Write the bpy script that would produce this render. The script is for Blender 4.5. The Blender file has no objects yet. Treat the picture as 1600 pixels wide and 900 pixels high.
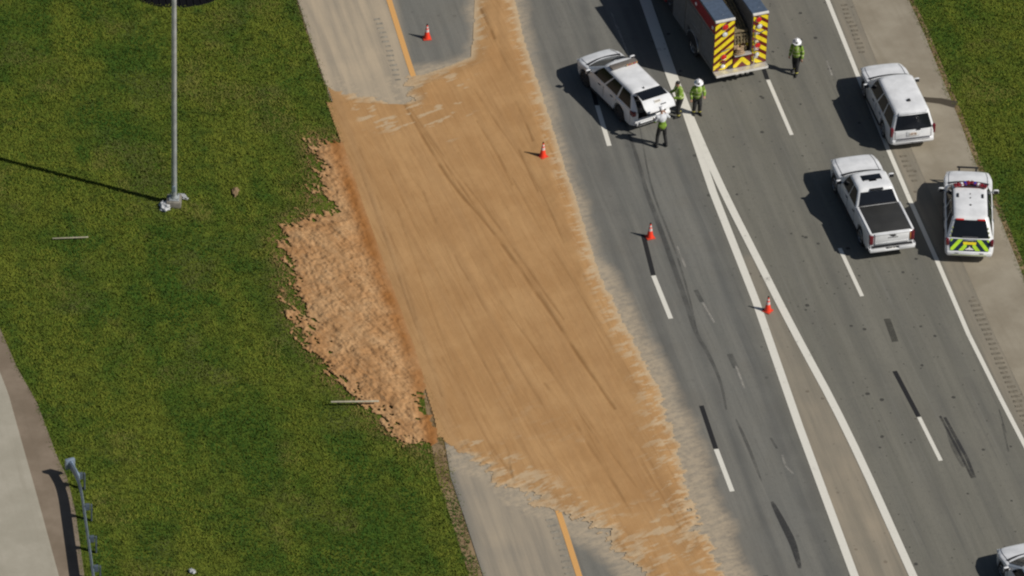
import bpy, bmesh, math, random
import numpy as np
from mathutils import Vector, Matrix

random.seed(7)
rng = np.random.default_rng(11)
R = math.radians
SC = bpy.context.scene
COL = SC.collection

# ------------------------------------------------------------------ camera
FPX = 11000.0            # focal length in pixels of a 1600 px wide picture
PITCH = R(37.2)          # looking down
ROLL = R(2.08)
DIST = 293.3
cp, sp = math.cos(PITCH), math.sin(PITCH)
CAM = np.array([0.0, -DIST * cp, DIST * sp])
AX_F = np.array([0, cp, -sp])
_r, _u = np.array([1.0, 0, 0]), np.array([0, sp, cp])
AX_R = _r * math.cos(ROLL) + _u * math.sin(ROLL)
AX_U = _u * math.cos(ROLL) - _r * math.sin(ROLL)


def px(x, y, z=0.0):
    """survey: the point of the level z seen at pixel x, y of the photograph"""
    d = AX_F * FPX + AX_R * (x - 800.0) + AX_U * (450.0 - y)
    t = (z - CAM[2]) / d[2]
    p = CAM + d * t
    return Vector((p[0], p[1], z))


cam_data = bpy.data.cameras.new("camera")
cam = bpy.data.objects.new("camera", cam_data)
COL.objects.link(cam)
cam.matrix_world = Matrix(((AX_R[0], AX_U[0], -AX_F[0], CAM[0]),
                           (AX_R[1], AX_U[1], -AX_F[1], CAM[1]),
                           (AX_R[2], AX_U[2], -AX_F[2], CAM[2]),
                           (0, 0, 0, 1)))
cam_data.sensor_width = 36.0
cam_data.lens = 36.0 * FPX / 1600.0
cam_data.clip_start = 1.0
cam_data.clip_end = 6000.0
SC.camera = cam

# ------------------------------------------------------------------ daylight
SUN_EL = R(42)
SHADOW_AZ = R(160)                       # direction the shadows run, from +X
sx, sy = -math.cos(SHADOW_AZ), -math.sin(SHADOW_AZ)
SUN_DIR = Vector((sx * math.cos(SUN_EL), sy * math.cos(SUN_EL), math.sin(SUN_EL)))
world = bpy.data.worlds.new("World")
SC.world = world
world.use_nodes = True
nt = world.node_tree
bg = nt.nodes["Background"]
sky = nt.nodes.new("ShaderNodeTexSky")
sky.sky_type = 'NISHITA'
sky.sun_disc = False
sky.sun_elevation = SUN_EL
sky.sun_rotation = math.atan2(SUN_DIR.x, SUN_DIR.y)
nt.links.new(sky.outputs[0], bg.inputs[0])
bg.inputs[1].default_value = 0.05
sun_data = bpy.data.lights.new("sun", 'SUN')
sun_data.energy = 5.0
sun_data.angle = R(0.5)
sun_data.color = (1.0, 0.95, 0.87)
sun = bpy.data.objects.new("sun", sun_data)
COL.objects.link(sun)
sun.rotation_euler = (-SUN_DIR).to_track_quat('-Z', 'Y').to_euler()
sun.location = (60, -30, 80)

SC.view_settings.view_transform = 'Standard'
SC.view_settings.look = 'None'
SC.view_settings.exposure = -0.25
SC.view_settings.gamma = 1.0
SC.view_settings.use_curve_mapping = False
SC.render.engine = 'CYCLES'
SC.cycles.filter_width = 2.2
SC.cycles.max_bounces = 6
SC.cycles.diffuse_bounces = 3
SC.cycles.transparent_max_bounces = 12

# ------------------------------------------------------------------ materials
def srgb(r, g, b):
    f = lambda c: (c / 255 / 12.92) if c / 255 <= 0.04045 else ((c / 255 + 0.055) / 1.055) ** 2.4
    return (f(r), f(g), f(b))


class NT:
    """small helper to wire a node tree"""
    def __init__(self, name):
        self.m = bpy.data.materials.new(name)
        self.m.use_nodes = True
        self.t = self.m.node_tree
        self.b = self.t.nodes["Principled BSDF"]

    def n(self, kind, **kw):
        nd = self.t.nodes.new(kind)
        for k, v in kw.items():
            if hasattr(nd, k):
                setattr(nd, k, v)
        return nd

    def l(self, a, b):
        self.t.links.new(a, b)

    def coords(self, scale=(1, 1, 1), rotz=0.0, space='Object'):
        tc = self.n("ShaderNodeTexCoord")
        mp = self.n("ShaderNodeMapping")
        rot = self.n("ShaderNodeVectorRotate", rotation_type='Z_AXIS')
        rot.inputs["Angle"].default_value = rotz
        self.l(tc.outputs[space], rot.inputs["Vector"])
        self.l(rot.outputs[0], mp.inputs[0])
        mp.inputs["Scale"].default_value = scale
        return mp.outputs[0]

    def noise(self, vec, scale, detail=4, rough=0.55):
        nz = self.n("ShaderNodeTexNoise")
        self.l(vec, nz.inputs["Vector"])
        nz.inputs["Scale"].default_value = scale
        nz.inputs["Detail"].default_value = detail
        nz.inputs["Roughness"].default_value = rough
        return nz.outputs["Fac"]

    def ramp(self, fac, a, b, lo=0.0, hi=1.0):
        mr = self.n("ShaderNodeMapRange")
        mr.interpolation_type = 'SMOOTHSTEP'
        self.l(fac, mr.inputs[0])
        mr.inputs[1].default_value = a
        mr.inputs[2].default_value = b
        mr.inputs[3].default_value = lo
        mr.inputs[4].default_value = hi
        return mr.outputs[0]

    def math(self, op, a, b=None):
        nd = self.n("ShaderNodeMath", operation=op)
        for i, v in enumerate((a, b)):
            if v is None:
                continue
            if isinstance(v, (int, float)):
                nd.inputs[i].default_value = v
            else:
                self.l(v, nd.inputs[i])
        return nd.outputs[0]

    def mix(self, fac, a, b, mode='MIX'):
        nd = self.n("ShaderNodeMix", data_type='RGBA', blend_type=mode)
        for k, v in ((0, fac), (6, a), (7, b)):
            if isinstance(v, (int, float)):
                nd.inputs[k].default_value = v
            elif isinstance(v, tuple):
                nd.inputs[k].default_value = (*v, 1.0)
            else:
                self.l(v, nd.inputs[k])
        return nd.outputs[2]

    def attr(self, name):
        nd = self.n("ShaderNodeAttribute")
        nd.attribute_name = name
        return nd.outputs["Fac"]

    def bump(self, height, strength=0.3, dist=0.02):
        nd = self.n("ShaderNodeBump")
        nd.inputs["Strength"].default_value = strength
        nd.inputs["Distance"].default_value = dist
        self.l(height, nd.inputs["Height"])
        self.l(nd.outputs[0], self.b.inputs["Normal"])

    def color(self, c):
        self.l(c, self.b.inputs["Base Color"])

    def set(self, rough=0.6, metal=0.0, coat=0.0, spec=None, alpha=None):
        self.b.inputs["Roughness"].default_value = rough
        self.b.inputs["Metallic"].default_value = metal
        self.b.inputs["Coat Weight"].default_value = coat
        self.b.inputs["Coat Roughness"].default_value = 0.08
        if spec is not None:
            self.b.inputs["Specular IOR Level"].default_value = spec
        return self.m


def plain(name, col, rough=0.5, metal=0.0, coat=0.0, var=0.12, scale=6.0, emit=None, spec=None):
    t = NT(name)
    nz = t.noise(t.coords(), scale, 5)
    dark = tuple(c * (1 - var) for c in col)
    lite = tuple(min(1.0, c * (1 + var)) for c in col)
    t.color(t.mix(t.ramp(nz, 0.3, 0.7), dark, lite))
    if emit:
        t.b.inputs["Emission Color"].default_value = (*col, 1)
        t.b.inputs["Emission Strength"].default_value = emit
    return t.set(rough, metal, coat, spec)


M = {}
M['white_paint'] = plain('white_car_paint', (0.72, 0.73, 0.745), 0.30, 0, 0.6, 0.09, 2.2)
M['black_trim'] = plain('black_trim', (0.018, 0.018, 0.02), 0.5)
M['grey_trim'] = plain('grey_trim', (0.10, 0.10, 0.11), 0.5)
M['glass'] = plain('tinted_glass', (0.010, 0.012, 0.016), 0.08, 0, 0, 0.1, 3, spec=0.3)
M['windshield'] = plain('windshield_glass', (0.05, 0.055, 0.06), 0.06, 0, 0, 0.1, 3, spec=0.8)
M['tyre'] = plain('tyre_rubber', (0.02, 0.02, 0.021), 0.8)
M['rim'] = plain('wheel_alloy', (0.42, 0.42, 0.43), 0.35, 0.8)
M['steel_rim'] = plain('black_steel_wheel', (0.06, 0.06, 0.065), 0.45, 0.5)
M['chrome'] = plain('polished_metal', (0.7, 0.7, 0.7), 0.2, 1.0)
M['red_lens'] = plain('red_lens', (0.13, 0.010, 0.018), 0.2, 0, 0.5)
M['bright_red'] = plain('bright_red_lens', (0.62, 0.02, 0.015), 0.25, 0, 0.5)
M['bar_red'] = plain('dark_red_bar_lens', (0.20, 0.014, 0.02), 0.25, 0, 0.4)
M['dull_steel'] = plain('dull_blue_steel', (0.10, 0.125, 0.16), 0.5, 0.3, 0, 0.2, 5)
M['amber_lens'] = plain('amber_lens', (0.75, 0.33, 0.06), 0.25, 0, 0.4)
M['blue_lens'] = plain('blue_lens', (0.02, 0.04, 0.35), 0.2, 0, 0.4)
M['clear_lens'] = plain('clear_lens', (0.75, 0.76, 0.78), 0.15, 0, 0.5)
M['smoke_lens'] = plain('smoked_lens', (0.16, 0.14, 0.12), 0.2, 0, 0.4)
M['plate'] = plain('plate_white', (0.7, 0.68, 0.64), 0.5)
M['plate_ink'] = plain('plate_ink', (0.3, 0.12, 0.04), 0.5)
M['plate_green'] = plain('plate_green', (0.12, 0.09, 0.05), 0.5)
M['tonneau'] = plain('tonneau_vinyl', (0.028, 0.028, 0.027), 0.65, 0, 0, 0.15, 2)
M['lime'] = plain('lime_reflective', (0.45, 0.72, 0.03), 0.45)
M['navy'] = plain('navy_reflective', (0.012, 0.025, 0.05), 0.4)
M['safety_yellow'] = plain('safety_yellow', (0.86, 0.68, 0.02), 0.45)
M['dark_red'] = plain('dark_red_reflective', (0.13, 0.012, 0.01), 0.4)
M['fire_red'] = plain('fire_engine_red', (0.28, 0.012, 0.014), 0.3, 0, 0.5)
M['roll_door'] = plain('silver_roll_up_door', (0.19, 0.19, 0.19), 0.45, 0.3)
M['truck_grey'] = plain('truck_lower_body', (0.17, 0.165, 0.16), 0.4, 0.2)
M['tread_plate'] = plain('aluminium_tread_plate', (0.62, 0.60, 0.56), 0.4, 0.5, 0, 0.15, 30)
M['lid_blue'] = plain('blue_grey_compartment_lid', (0.085, 0.115, 0.165), 0.4, 0.1, 0.2)
M['hose'] = plain('hose_bed_canvas', (0.17, 0.135, 0.075), 0.9, 0, 0, 0.4, 8)
M['tan_hose'] = plain('tan_hose', (0.36, 0.25, 0.15), 0.8, 0, 0, 0.3, 8)
M['cone'] = plain('cone_orange', (0.80, 0.045, 0.015), 0.45, 0, 0, 0.1, 20)
M['cone_collar'] = plain('cone_collar_white', (0.66, 0.52, 0.50), 0.5)
M['cone_base'] = plain('cone_base_red', (0.55, 0.05, 0.02), 0.6)
M['galv'] = plain('galvanised_steel', (0.42, 0.45, 0.46), 0.45, 0.4, 0, 0.15, 3)
M['rail_blue'] = plain('galvanised_rail', (0.34, 0.42, 0.52), 0.4, 0.5, 0, 0.2, 3)
M['post_wood'] = plain('weathered_post', (0.22, 0.21, 0.19), 0.8, 0, 0, 0.3, 12)
M['concrete_block'] = plain('pole_foundation_concrete', (0.21, 0.195, 0.165), 0.9, 0, 0, 0.2, 8)
M['skin'] = plain('skin', (0.42, 0.24, 0.16), 0.55)
M['hair'] = plain('dark_hair', (0.02, 0.016, 0.013), 0.7)
M['hivis'] = plain('hi_vis_fabric', (0.16, 0.27, 0.025), 0.8, 0, 0, 0.25, 14)
M['hivis_stripe'] = plain('reflective_stripe', (0.42, 0.48, 0.22), 0.4)
M['turnout'] = plain('black_turnout_trousers', (0.022, 0.022, 0.022), 0.85, 0, 0, 0.3, 12)
M['boots'] = plain('black_boots', (0.014, 0.014, 0.014), 0.6)
M['boot_band'] = plain('yellow_cuff_band', (0.6, 0.55, 0.12), 0.5)
M['white_shirt'] = plain('pale_grey_shirt', (0.55, 0.57, 0.6), 0.8, 0, 0, 0.15, 10)
M['helmet'] = plain('white_helmet_shell', (0.78, 0.78, 0.8), 0.35, 0, 0.3)
M['plastic_white'] = plain('white_plastic_sheet', (0.46, 0.47, 0.48), 0.45, 0, 0, 0.2, 6)
M['lath'] = plain('weathered_lath', (0.42, 0.38, 0.28), 0.8, 0, 0, 0.2, 12)
M['black_plastic'] = plain('black_plastic', (0.006, 0.006, 0.007), 0.7, spec=0.1)

# ------------------------------------------------------------------ mesh helpers
def link(name, bm, mats, parent=None, smooth=35, loc=None):
    me = bpy.data.meshes.new(name)
    bmesh.ops.recalc_face_normals(bm, faces=bm.faces)
    bm.to_mesh(me)
    bm.free()
    o = bpy.data.objects.new(name, me)
    COL.objects.link(o)
    for m in (mats if isinstance(mats, (list, tuple)) else [mats]):
        me.materials.append(M[m] if isinstance(m, str) else m)
    if smooth:
        me.polygons.foreach_set("use_smooth", [True] * len(me.polygons))
        me.set_sharp_from_angle(angle=R(smooth))
    if parent is not None:
        o.parent = parent
    if loc is not None:
        o.location = loc
    return o


def raw(name, verts, faces, mats, parent=None, smooth=False, kind=None):
    me = bpy.data.meshes.new(name)
    verts = np.asarray(verts, dtype=np.float32)
    faces = np.asarray(faces, dtype=np.int32)
    k = faces.shape[1]
    me.vertices.add(len(verts))
    me.vertices.foreach_set("co", verts.ravel())
    me.loops.add(faces.size)
    me.loops.foreach_set("vertex_index", faces.ravel())
    me.polygons.add(len(faces))
    me.polygons.foreach_set("loop_start", np.arange(0, faces.size, k, dtype=np.int32))
    me.polygons.foreach_set("loop_total", np.full(len(faces), k, dtype=np.int32))
    if smooth:
        me.polygons.foreach_set("use_smooth", np.ones(len(faces), dtype=bool))
    me.update(calc_edges=True)
    me.validate()
    for m in (mats if isinstance(mats, (list, tuple)) else [mats]):
        me.materials.append(M[m] if isinstance(m, str) else m)
    o = bpy.data.objects.new(name, me)
    COL.objects.link(o)
    if parent is not None:
        o.parent = parent
    if kind:
        o["kind"] = kind
    return o


def fattr(o, name, values):
    a = o.data.attributes.new(name, 'FLOAT', 'POINT')
    a.data.foreach_set("value", np.asarray(values, dtype=np.float32))


def thing(name, label, cat, loc=(0, 0, 0), rz=0.0, group=None):
    o = bpy.data.objects.new(name, None)
    COL.objects.link(o)
    o.empty_display_size = 0.3
    o.location = loc
    o.rotation_euler = (0, 0, rz)
    return tag(o, label, cat, group)


def tag(o, label=None, cat=None, group=None, kind=None):
    for k, v in (("label", label), ("category", cat), ("group", group), ("kind", kind)):
        if v:
            o[k] = v
    return o


def copy_tree(o, parent=None):
    c = o.copy()
    COL.objects.link(c)
    if parent is not None:
        c.parent = parent
    for ch in list(o.children):
        copy_tree(ch, c)
    return c


def box(bm, c, s, bev=0.0, mat=0, rot=None, seg=2):
    mtx = Matrix.Translation(Vector(c)) @ (rot.to_4x4() if rot is not None else Matrix()) @ Matrix.Diagonal((*s, 1))
    r = bmesh.ops.create_cube(bm, size=1.0, matrix=mtx)
    fs, es = set(), set()
    for v in r['verts']:
        fs.update(v.link_faces)
        es.update(v.link_edges)
    for f in fs:
        f.material_index = mat
    if bev > 0:
        bmesh.ops.bevel(bm, geom=list(es), offset=min(bev, 0.45 * min(s)), segments=seg, affect='EDGES', profile=0.5)


def cyl(bm, a, b, r1, r2=None, n=16, mat=0, caps=True):
    a, b = Vector(a), Vector(b)
    r2 = r1 if r2 is None else r2
    d = b - a
    q = d.to_track_quat('Z', 'Y').to_matrix()
    ring = []
    for p, r in ((a, r1), (b, r2)):
        ring.append([bm.verts.new(p + q @ Vector((r * math.cos(2 * math.pi * i / n), r * math.sin(2 * math.pi * i / n), 0))) for i in range(n)])
    for i in range(n):
        f = bm.faces.new((ring[0][i], ring[0][(i + 1) % n], ring[1][(i + 1) % n], ring[1][i]))
        f.material_index = mat
    if caps:
        for rg in ring:
            f = bm.faces.new(rg)
            f.material_index = mat


def lathe(bm, prof, n=20, mat=0, axis='Z', c=(0, 0, 0), mats=None):
    """prof: (radius, height) pairs; turned about the axis"""
    rings = []
    for r, h in prof:
        row = []
        for i in range(n):
            t = 2 * math.pi * i / n
            p = (r * math.cos(t), r * math.sin(t), h) if axis == 'Z' else (h, r * math.cos(t), r * math.sin(t))
            row.append(bm.verts.new(Vector(c) + Vector(p)))
        rings.append(row)
    for k in range(len(rings) - 1):
        for i in range(n):
            f = bm.faces.new((rings[k][i], rings[k][(i + 1) % n], rings[k + 1][(i + 1) % n], rings[k + 1][i]))
            f.material_index = mats[k] if mats else mat
    for rg, k in ((rings[0], 0), (rings[-1], -1)):
        f = bm.faces.new(rg)
        f.material_index = mats[k] if mats else mat


def loft(bm, rings, mat=0, caps=True):
    vs = [[bm.verts.new(p) for p in r] for r in rings]
    n = len(vs[0])
    for k in range(len(vs) - 1):
        for i in range(n):
            f = bm.faces.new((vs[k][i], vs[k][(i + 1) % n], vs[k + 1][(i + 1) % n], vs[k + 1][i]))
            f.material_index = mat
    if caps:
        for rg in (vs[0], vs[-1]):
            f = bm.faces.new(rg)
            f.material_index = mat


def panel(bm, fn, s0, s1, t0, t1, s0t=None, s1t=None, nx=6, nt_=4, out=0.006, thick=0.03, mat=0):
    """slab of glass or sheet lying on the surface fn(s, t) -> (point, outward normal)"""
    s0t = s0 if s0t is None else s0t
    s1t = s1 if s1t is None else s1t
    front, back = [], []
    for j in range(nt_ + 1):
        t = t0 + (t1 - t0) * j / nt_
        k = j / nt_
        rf, rb = [], []
        for i in range(nx + 1):
            s = (s0 + (s0t - s0) * k) + ((s1 + (s1t - s1) * k) - (s0 + (s0t - s0) * k)) * i / nx
            p, n = fn(s, t)
            rf.append(bm.verts.new(p + n * out))
            rb.append(bm.verts.new(p + n * (out - thick)))
        front.append(rf)
        back.append(rb)
    def q(*v):
        f = bm.faces.new(v)
        f.material_index = mat
    for j in range(nt_):
        for i in range(nx):
            q(front[j][i], front[j][i + 1], front[j + 1][i + 1], front[j + 1][i])
            q(back[j][i], back[j + 1][i], back[j + 1][i + 1], back[j][i + 1])
        q(front[j][0], front[j + 1][0], back[j + 1][0], back[j][0])
        q(front[j][nx], back[j][nx], back[j + 1][nx], front[j + 1][nx])
    for i in range(nx):
        q(front[0][i], back[0][i], back[0][i + 1], front[0][i + 1])
        q(front[nt_][i], front[nt_][i + 1], back[nt_][i + 1], back[nt_][i])


def prism(bm, poly, origin, ux, uy, un, depth, mat=0):
    """polygon in the plane (ux, uy) at origin, pushed out along un by depth"""
    o, ux, uy, un = Vector(origin), Vector(ux), Vector(uy), Vector(un)
    a = [bm.verts.new(o + ux * p[0] + uy * p[1]) for p in poly]
    b = [bm.verts.new(o + ux * p[0] + uy * p[1] + un * depth) for p in poly]
    n = len(poly)
    for f in (bm.faces.new(a), bm.faces.new(b)):
        f.material_index = mat
    for i in range(n):
        f = bm.faces.new((a[i], a[(i + 1) % n], b[(i + 1) % n], b[i]))
        f.material_index = mat


def clip_poly(poly, rect):
    x0, x1, y0, y1 = rect
    def cut(pts, ins, inter):
        out = []
        for i in range(len(pts)):
            a, b = pts[i - 1], pts[i]
            if ins(b):
                if not ins(a):
                    out.append(inter(a, b))
                out.append(b)
            elif ins(a):
                out.append(inter(a, b))
        return out
    def ix(v):
        return lambda a, b: (v, a[1] + (b[1] - a[1]) * (v - a[0]) / (b[0] - a[0]))
    def iy(v):
        return lambda a, b: (a[0] + (b[0] - a[0]) * (v - a[1]) / (b[1] - a[1]), v)
    for ins, it in ((lambda p: p[0] >= x0, ix(x0)), (lambda p: p[0] <= x1, ix(x1)),
                    (lambda p: p[1] >= y0, iy(y0)), (lambda p: p[1] <= y1, iy(y1))):
        if not poly:
            return []
        poly = cut(poly, ins, it)
    return poly


# ------------------------------------------------------------------ numpy noise and polygon distance
def vnoise(x, y, scale, seed, octaves=3, gain=0.5):
    out = np.zeros_like(x)
    amp, tot = 1.0, 0.0
    for o in range(octaves):
        g = np.random.default_rng(seed + o * 101).random((256, 256))
        u, v = x * scale + 1000, y * scale + 1000
        iu, iv = np.floor(u).astype(int), np.floor(v).astype(int)
        fu, fv = u - iu, v - iv
        fu, fv = fu * fu * (3 - 2 * fu), fv * fv * (3 - 2 * fv)
        a = g[iu % 256, iv % 256]
        b = g[(iu + 1) % 256, iv % 256]
        c = g[iu % 256, (iv + 1) % 256]
        d = g[(iu + 1) % 256, (iv + 1) % 256]
        out += amp * ((a * (1 - fu) + b * fu) * (1 - fv) + (c * (1 - fu) + d * fu) * fv)
        tot += amp
        amp *= gain
        scale *= 2.03
    return out / tot


def sdf(x, y, poly):
    """signed distance, positive inside"""
    p = np.array([(q[0], q[1]) for q in poly], dtype=float)
    d = np.full(x.shape, 1e9)
    inside = np.zeros(x.shape, dtype=bool)
    for i in range(len(p)):
        a, b = p[i - 1], p[i]
        e = b - a
        wx, wy = x - a[0], y - a[1]
        t = np.clip((wx * e[0] + wy * e[1]) / (e @ e + 1e-12), 0, 1)
        d = np.minimum(d, np.hypot(wx - e[0] * t, wy - e[1] * t))
        c = (a[1] > y) != (b[1] > y)
        xi = a[0] + (y - a[1]) / (b[1] - a[1] + 1e-12) * e[0]
        inside ^= c & (x < xi)
    return np.where(inside, d, -d)


def linedist(x, y, pts):
    d = np.full(x.shape, 1e9)
    for i in range(len(pts) - 1):
        a, b = np.array(pts[i][:2]), np.array(pts[i + 1][:2])
        e = b - a
        wx, wy = x - a[0], y - a[1]
        t = np.clip((wx * e[0] + wy * e[1]) / (e @ e + 1e-12), 0, 1)
        d = np.minimum(d, np.hypot(wx - e[0] * t, wy - e[1] * t))
    return d


def sstep(a, b, v):
    t = np.clip((v - a) / (b - a), 0, 1)
    return t * t * (3 - 2 * t)


def P(*pts, z=0.0):
    return [px(x, y, z) for x, y in pts]


def resample(pts, step):
    out = [Vector(pts[0])]
    for a, b in zip(pts, pts[1:]):
        a, b = Vector(a), Vector(b)
        n = max(1, int((b - a).length / step))
        for i in range(1, n + 1):
            out.append(a.lerp(b, i / n))
    return out


def smooth_line(pts, it=2):
    pts = [Vector(p) for p in pts]
    for _ in range(it):
        q = [pts[0]]
        for a, b in zip(pts, pts[1:]):
            q += [a.lerp(b, 0.25), a.lerp(b, 0.75)]
        q.append(pts[-1])
        pts = q
    return pts


def extend(pts, d0=120.0, d1=120.0):
    pts = [Vector(p) for p in pts]
    a = pts[0] + (pts[0] - pts[1]).normalized() * d0
    b = pts[-1] + (pts[-1] - pts[-2]).normalized() * d1
    return [a] + pts + [b]
# ================================================================== the setting
ROAD_ROT = R(-17)      # turns road direction onto +Y for the streak textures

# ---- surface materials
def grass_ground():
    t = NT('grass_ground')
    v = t.coords()
    a = t.noise(v, 0.35, 5, 0.6)
    b = t.noise(v, 2.2, 6, 0.65)
    c = t.noise(v, 14, 4, 0.7)
    col = t.mix(t.ramp(a, 0.35, 0.66), (0.062, 0.110, 0.013), (0.125, 0.155, 0.020))
    col = t.mix(t.ramp(b, 0.35, 0.7), col, (0.060, 0.082, 0.010))
    col = t.mix(t.ramp(c, 0.45, 0.75, 0, 0.3), col, (0.045, 0.066, 0.010))
    t.color(col)
    t.bump(c, 0.6, 0.06)
    return t.set(0.95, spec=0.1)


def grass_blades():
    t = NT('grass_blades')
    v = t.coords()
    a = t.noise(v, 0.30, 5, 0.6)
    b = t.noise(v, 1.5, 5, 0.65)
    sh = t.attr('tone')
    dry = t.attr('dry')
    col = t.mix(t.attr('lush'), (0.182, 0.212, 0.030), (0.052, 0.116, 0.019))
    col = t.mix(t.ramp(a, 0.45, 0.7, 0, 0.3), col, (0.115, 0.150, 0.022))
    col = t.mix(t.ramp(b, 0.50, 0.66, 0, 0.75), col, (0.050, 0.094, 0.020))
    bb = t.noise(v, 0.9, 6, 0.7)
    col = t.mix(t.ramp(bb, 0.56, 0.70, 0, 0.55), col, (0.115, 0.105, 0.032))
    col = t.mix(t.attr('sandy'), col, (0.30, 0.190, 0.085))
    col = t.mix(t.math('MULTIPLY', dry, 0.6), col, (0.215, 0.185, 0.065))
    col = t.mix(t.math('MULTIPLY', sh, 0.10), col, (0.055, 0.100, 0.015))
    t.color(col)
    up = t.n("ShaderNodeCombineXYZ")
    up.inputs[2].default_value = 1.0
    t.l(up.outputs[0], t.b.inputs["Normal"])      # blades shade like the sward they stand in
    return t.set(0.9, spec=0.05)


def asphalt():
    t = NT('asphalt')
    v = t.coords()
    st = t.coords((1.0, 0.045, 1.0), R(-14))
    dust, brown, dark = t.attr('dust'), t.attr('brown'), t.attr('track')
    streak = t.noise(st, 2.2, 5, 0.6)
    blot = t.noise(v, 0.5, 5, 0.6)
    fine = t.noise(v, 22, 4, 0.75)
    mid = t.noise(v, 4.5, 5, 0.65)
    grey = t.mix(t.ramp(streak, 0.3, 0.7), (0.138, 0.140, 0.132), (0.186, 0.184, 0.168))
    tan = t.mix(t.ramp(streak, 0.3, 0.7), (0.150, 0.145, 0.121), (0.188, 0.180, 0.150))
    col = t.mix(brown, grey, tan)
    col = t.mix(t.ramp(blot, 0.45, 0.75, 0, 0.35), col, (0.150, 0.140, 0.118))
    col = t.mix(t.math('MULTIPLY', dark, t.ramp(blot, 0.25, 0.65, 0.4, 1.0)), col, (0.082, 0.084, 0.083))
    col = t.mix(t.ramp(mid, 0.5, 0.72, 0.0, 0.30), col, (0.105, 0.104, 0.094))
    col = t.mix(t.ramp(fine, 0.45, 0.72, 0.0, 0.55), col, (0.07, 0.07, 0.065))
    lane = t.noise(t.coords((1.0, 0.02, 1.0), R(-15)), 6.0, 4, 0.65)
    col = t.mix(t.ramp(lane, 0.56, 0.72, 0, 0.35), col, (0.092, 0.092, 0.086))
    col = t.mix(t.ramp(lane, 0.44, 0.30, 0, 0.30), col, (0.205, 0.200, 0.178))
    # dropped crumbs of tar and mud
    vo = t.n("ShaderNodeTexVoronoi")
    t.l(v, vo.inputs["Vector"])
    vo.inputs["Scale"].default_value = 1.7
    vo.inputs["Randomness"].default_value = 1.0
    sep = t.n("ShaderNodeSeparateColor")
    t.l(vo.outputs["Color"], sep.inputs[0])
    rad = t.math('MULTIPLY', t.ramp(sep.outputs[0], 0.25, 1.0), 0.16)
    dist = t.math('ADD', vo.outputs["Distance"], t.math('MULTIPLY', t.math('SUBTRACT', mid, 0.5), 0.16))
    crumb = t.math('LESS_THAN', dist, rad)
    col = t.mix(t.math('MULTIPLY', t.math('MULTIPLY', crumb, 0.8), brown), col, (0.035, 0.034, 0.032))
    wsp = t.noise(t.coords((0.9, 3.0, 1.0), R(-34)), 1.5, 6, 0.65)
    v2 = t.n("ShaderNodeTexVoronoi")
    t.l(v, v2.inputs["Vector"])
    v2.inputs["Scale"].default_value = 3.6
    s2 = t.n("ShaderNodeSeparateColor")
    t.l(v2.outputs["Color"], s2.inputs[0])
    c2 = t.math('LESS_THAN', v2.outputs["Distance"], t.math('MULTIPLY', t.ramp(s2.outputs[1], 0.45, 1.0), 0.15))
    col = t.mix(t.math('MULTIPLY', t.math('MULTIPLY', c2, 0.75), brown), col, (0.038, 0.036, 0.033))
    film = t.math('MULTIPLY', t.attr('film'), t.ramp(t.math('ADD', t.math('MULTIPLY', wsp, 0.55), t.math('MULTIPLY', mid, 0.45)), 0.36, 0.62, 0.55, 1.15))
    ds = t.math('MAXIMUM', film, t.math('MULTIPLY', dust, t.ramp(streak, 0.25, 0.72, 0.6, 1.2)))
    ds = t.math('ADD', ds, t.math('MULTIPLY', t.math('SUBTRACT', mid, 0.5), t.math('MULTIPLY', dust, 0.25)))
    nd = t.n("ShaderNodeClamp")
    t.l(ds, nd.inputs[0])
    col = t.mix(nd.outputs[0], col, (0.43, 0.350, 0.250))
    t.color(col)
    t.bump(fine, 0.25, 0.01)
    return t.set(0.85, spec=0.25)


def concrete(name, c0, c1, stain, joints=True, rot=0.0):
    t = NT(name)
    v = t.coords()
    st = t.coords((1.0, 0.05, 1.0), rot)
    a = t.noise(v, 0.6, 6, 0.6)
    s = t.noise(st, 2.0, 5, 0.6)
    f = t.noise(v, 40, 3, 0.7)
    col = t.mix(t.ramp(a, 0.35, 0.7), c0, c1)
    col = t.mix(t.ramp(s, 0.5, 0.75, 0, 0.5), col, stain)
    col = t.mix(t.ramp(f, 0.4, 0.75, 0, 0.25), col, tuple(x * 0.5 for x in c0))
    t.color(col)
    t.bump(f, 0.25, 0.01)
    return t.set(0.9, spec=0.2)


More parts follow.
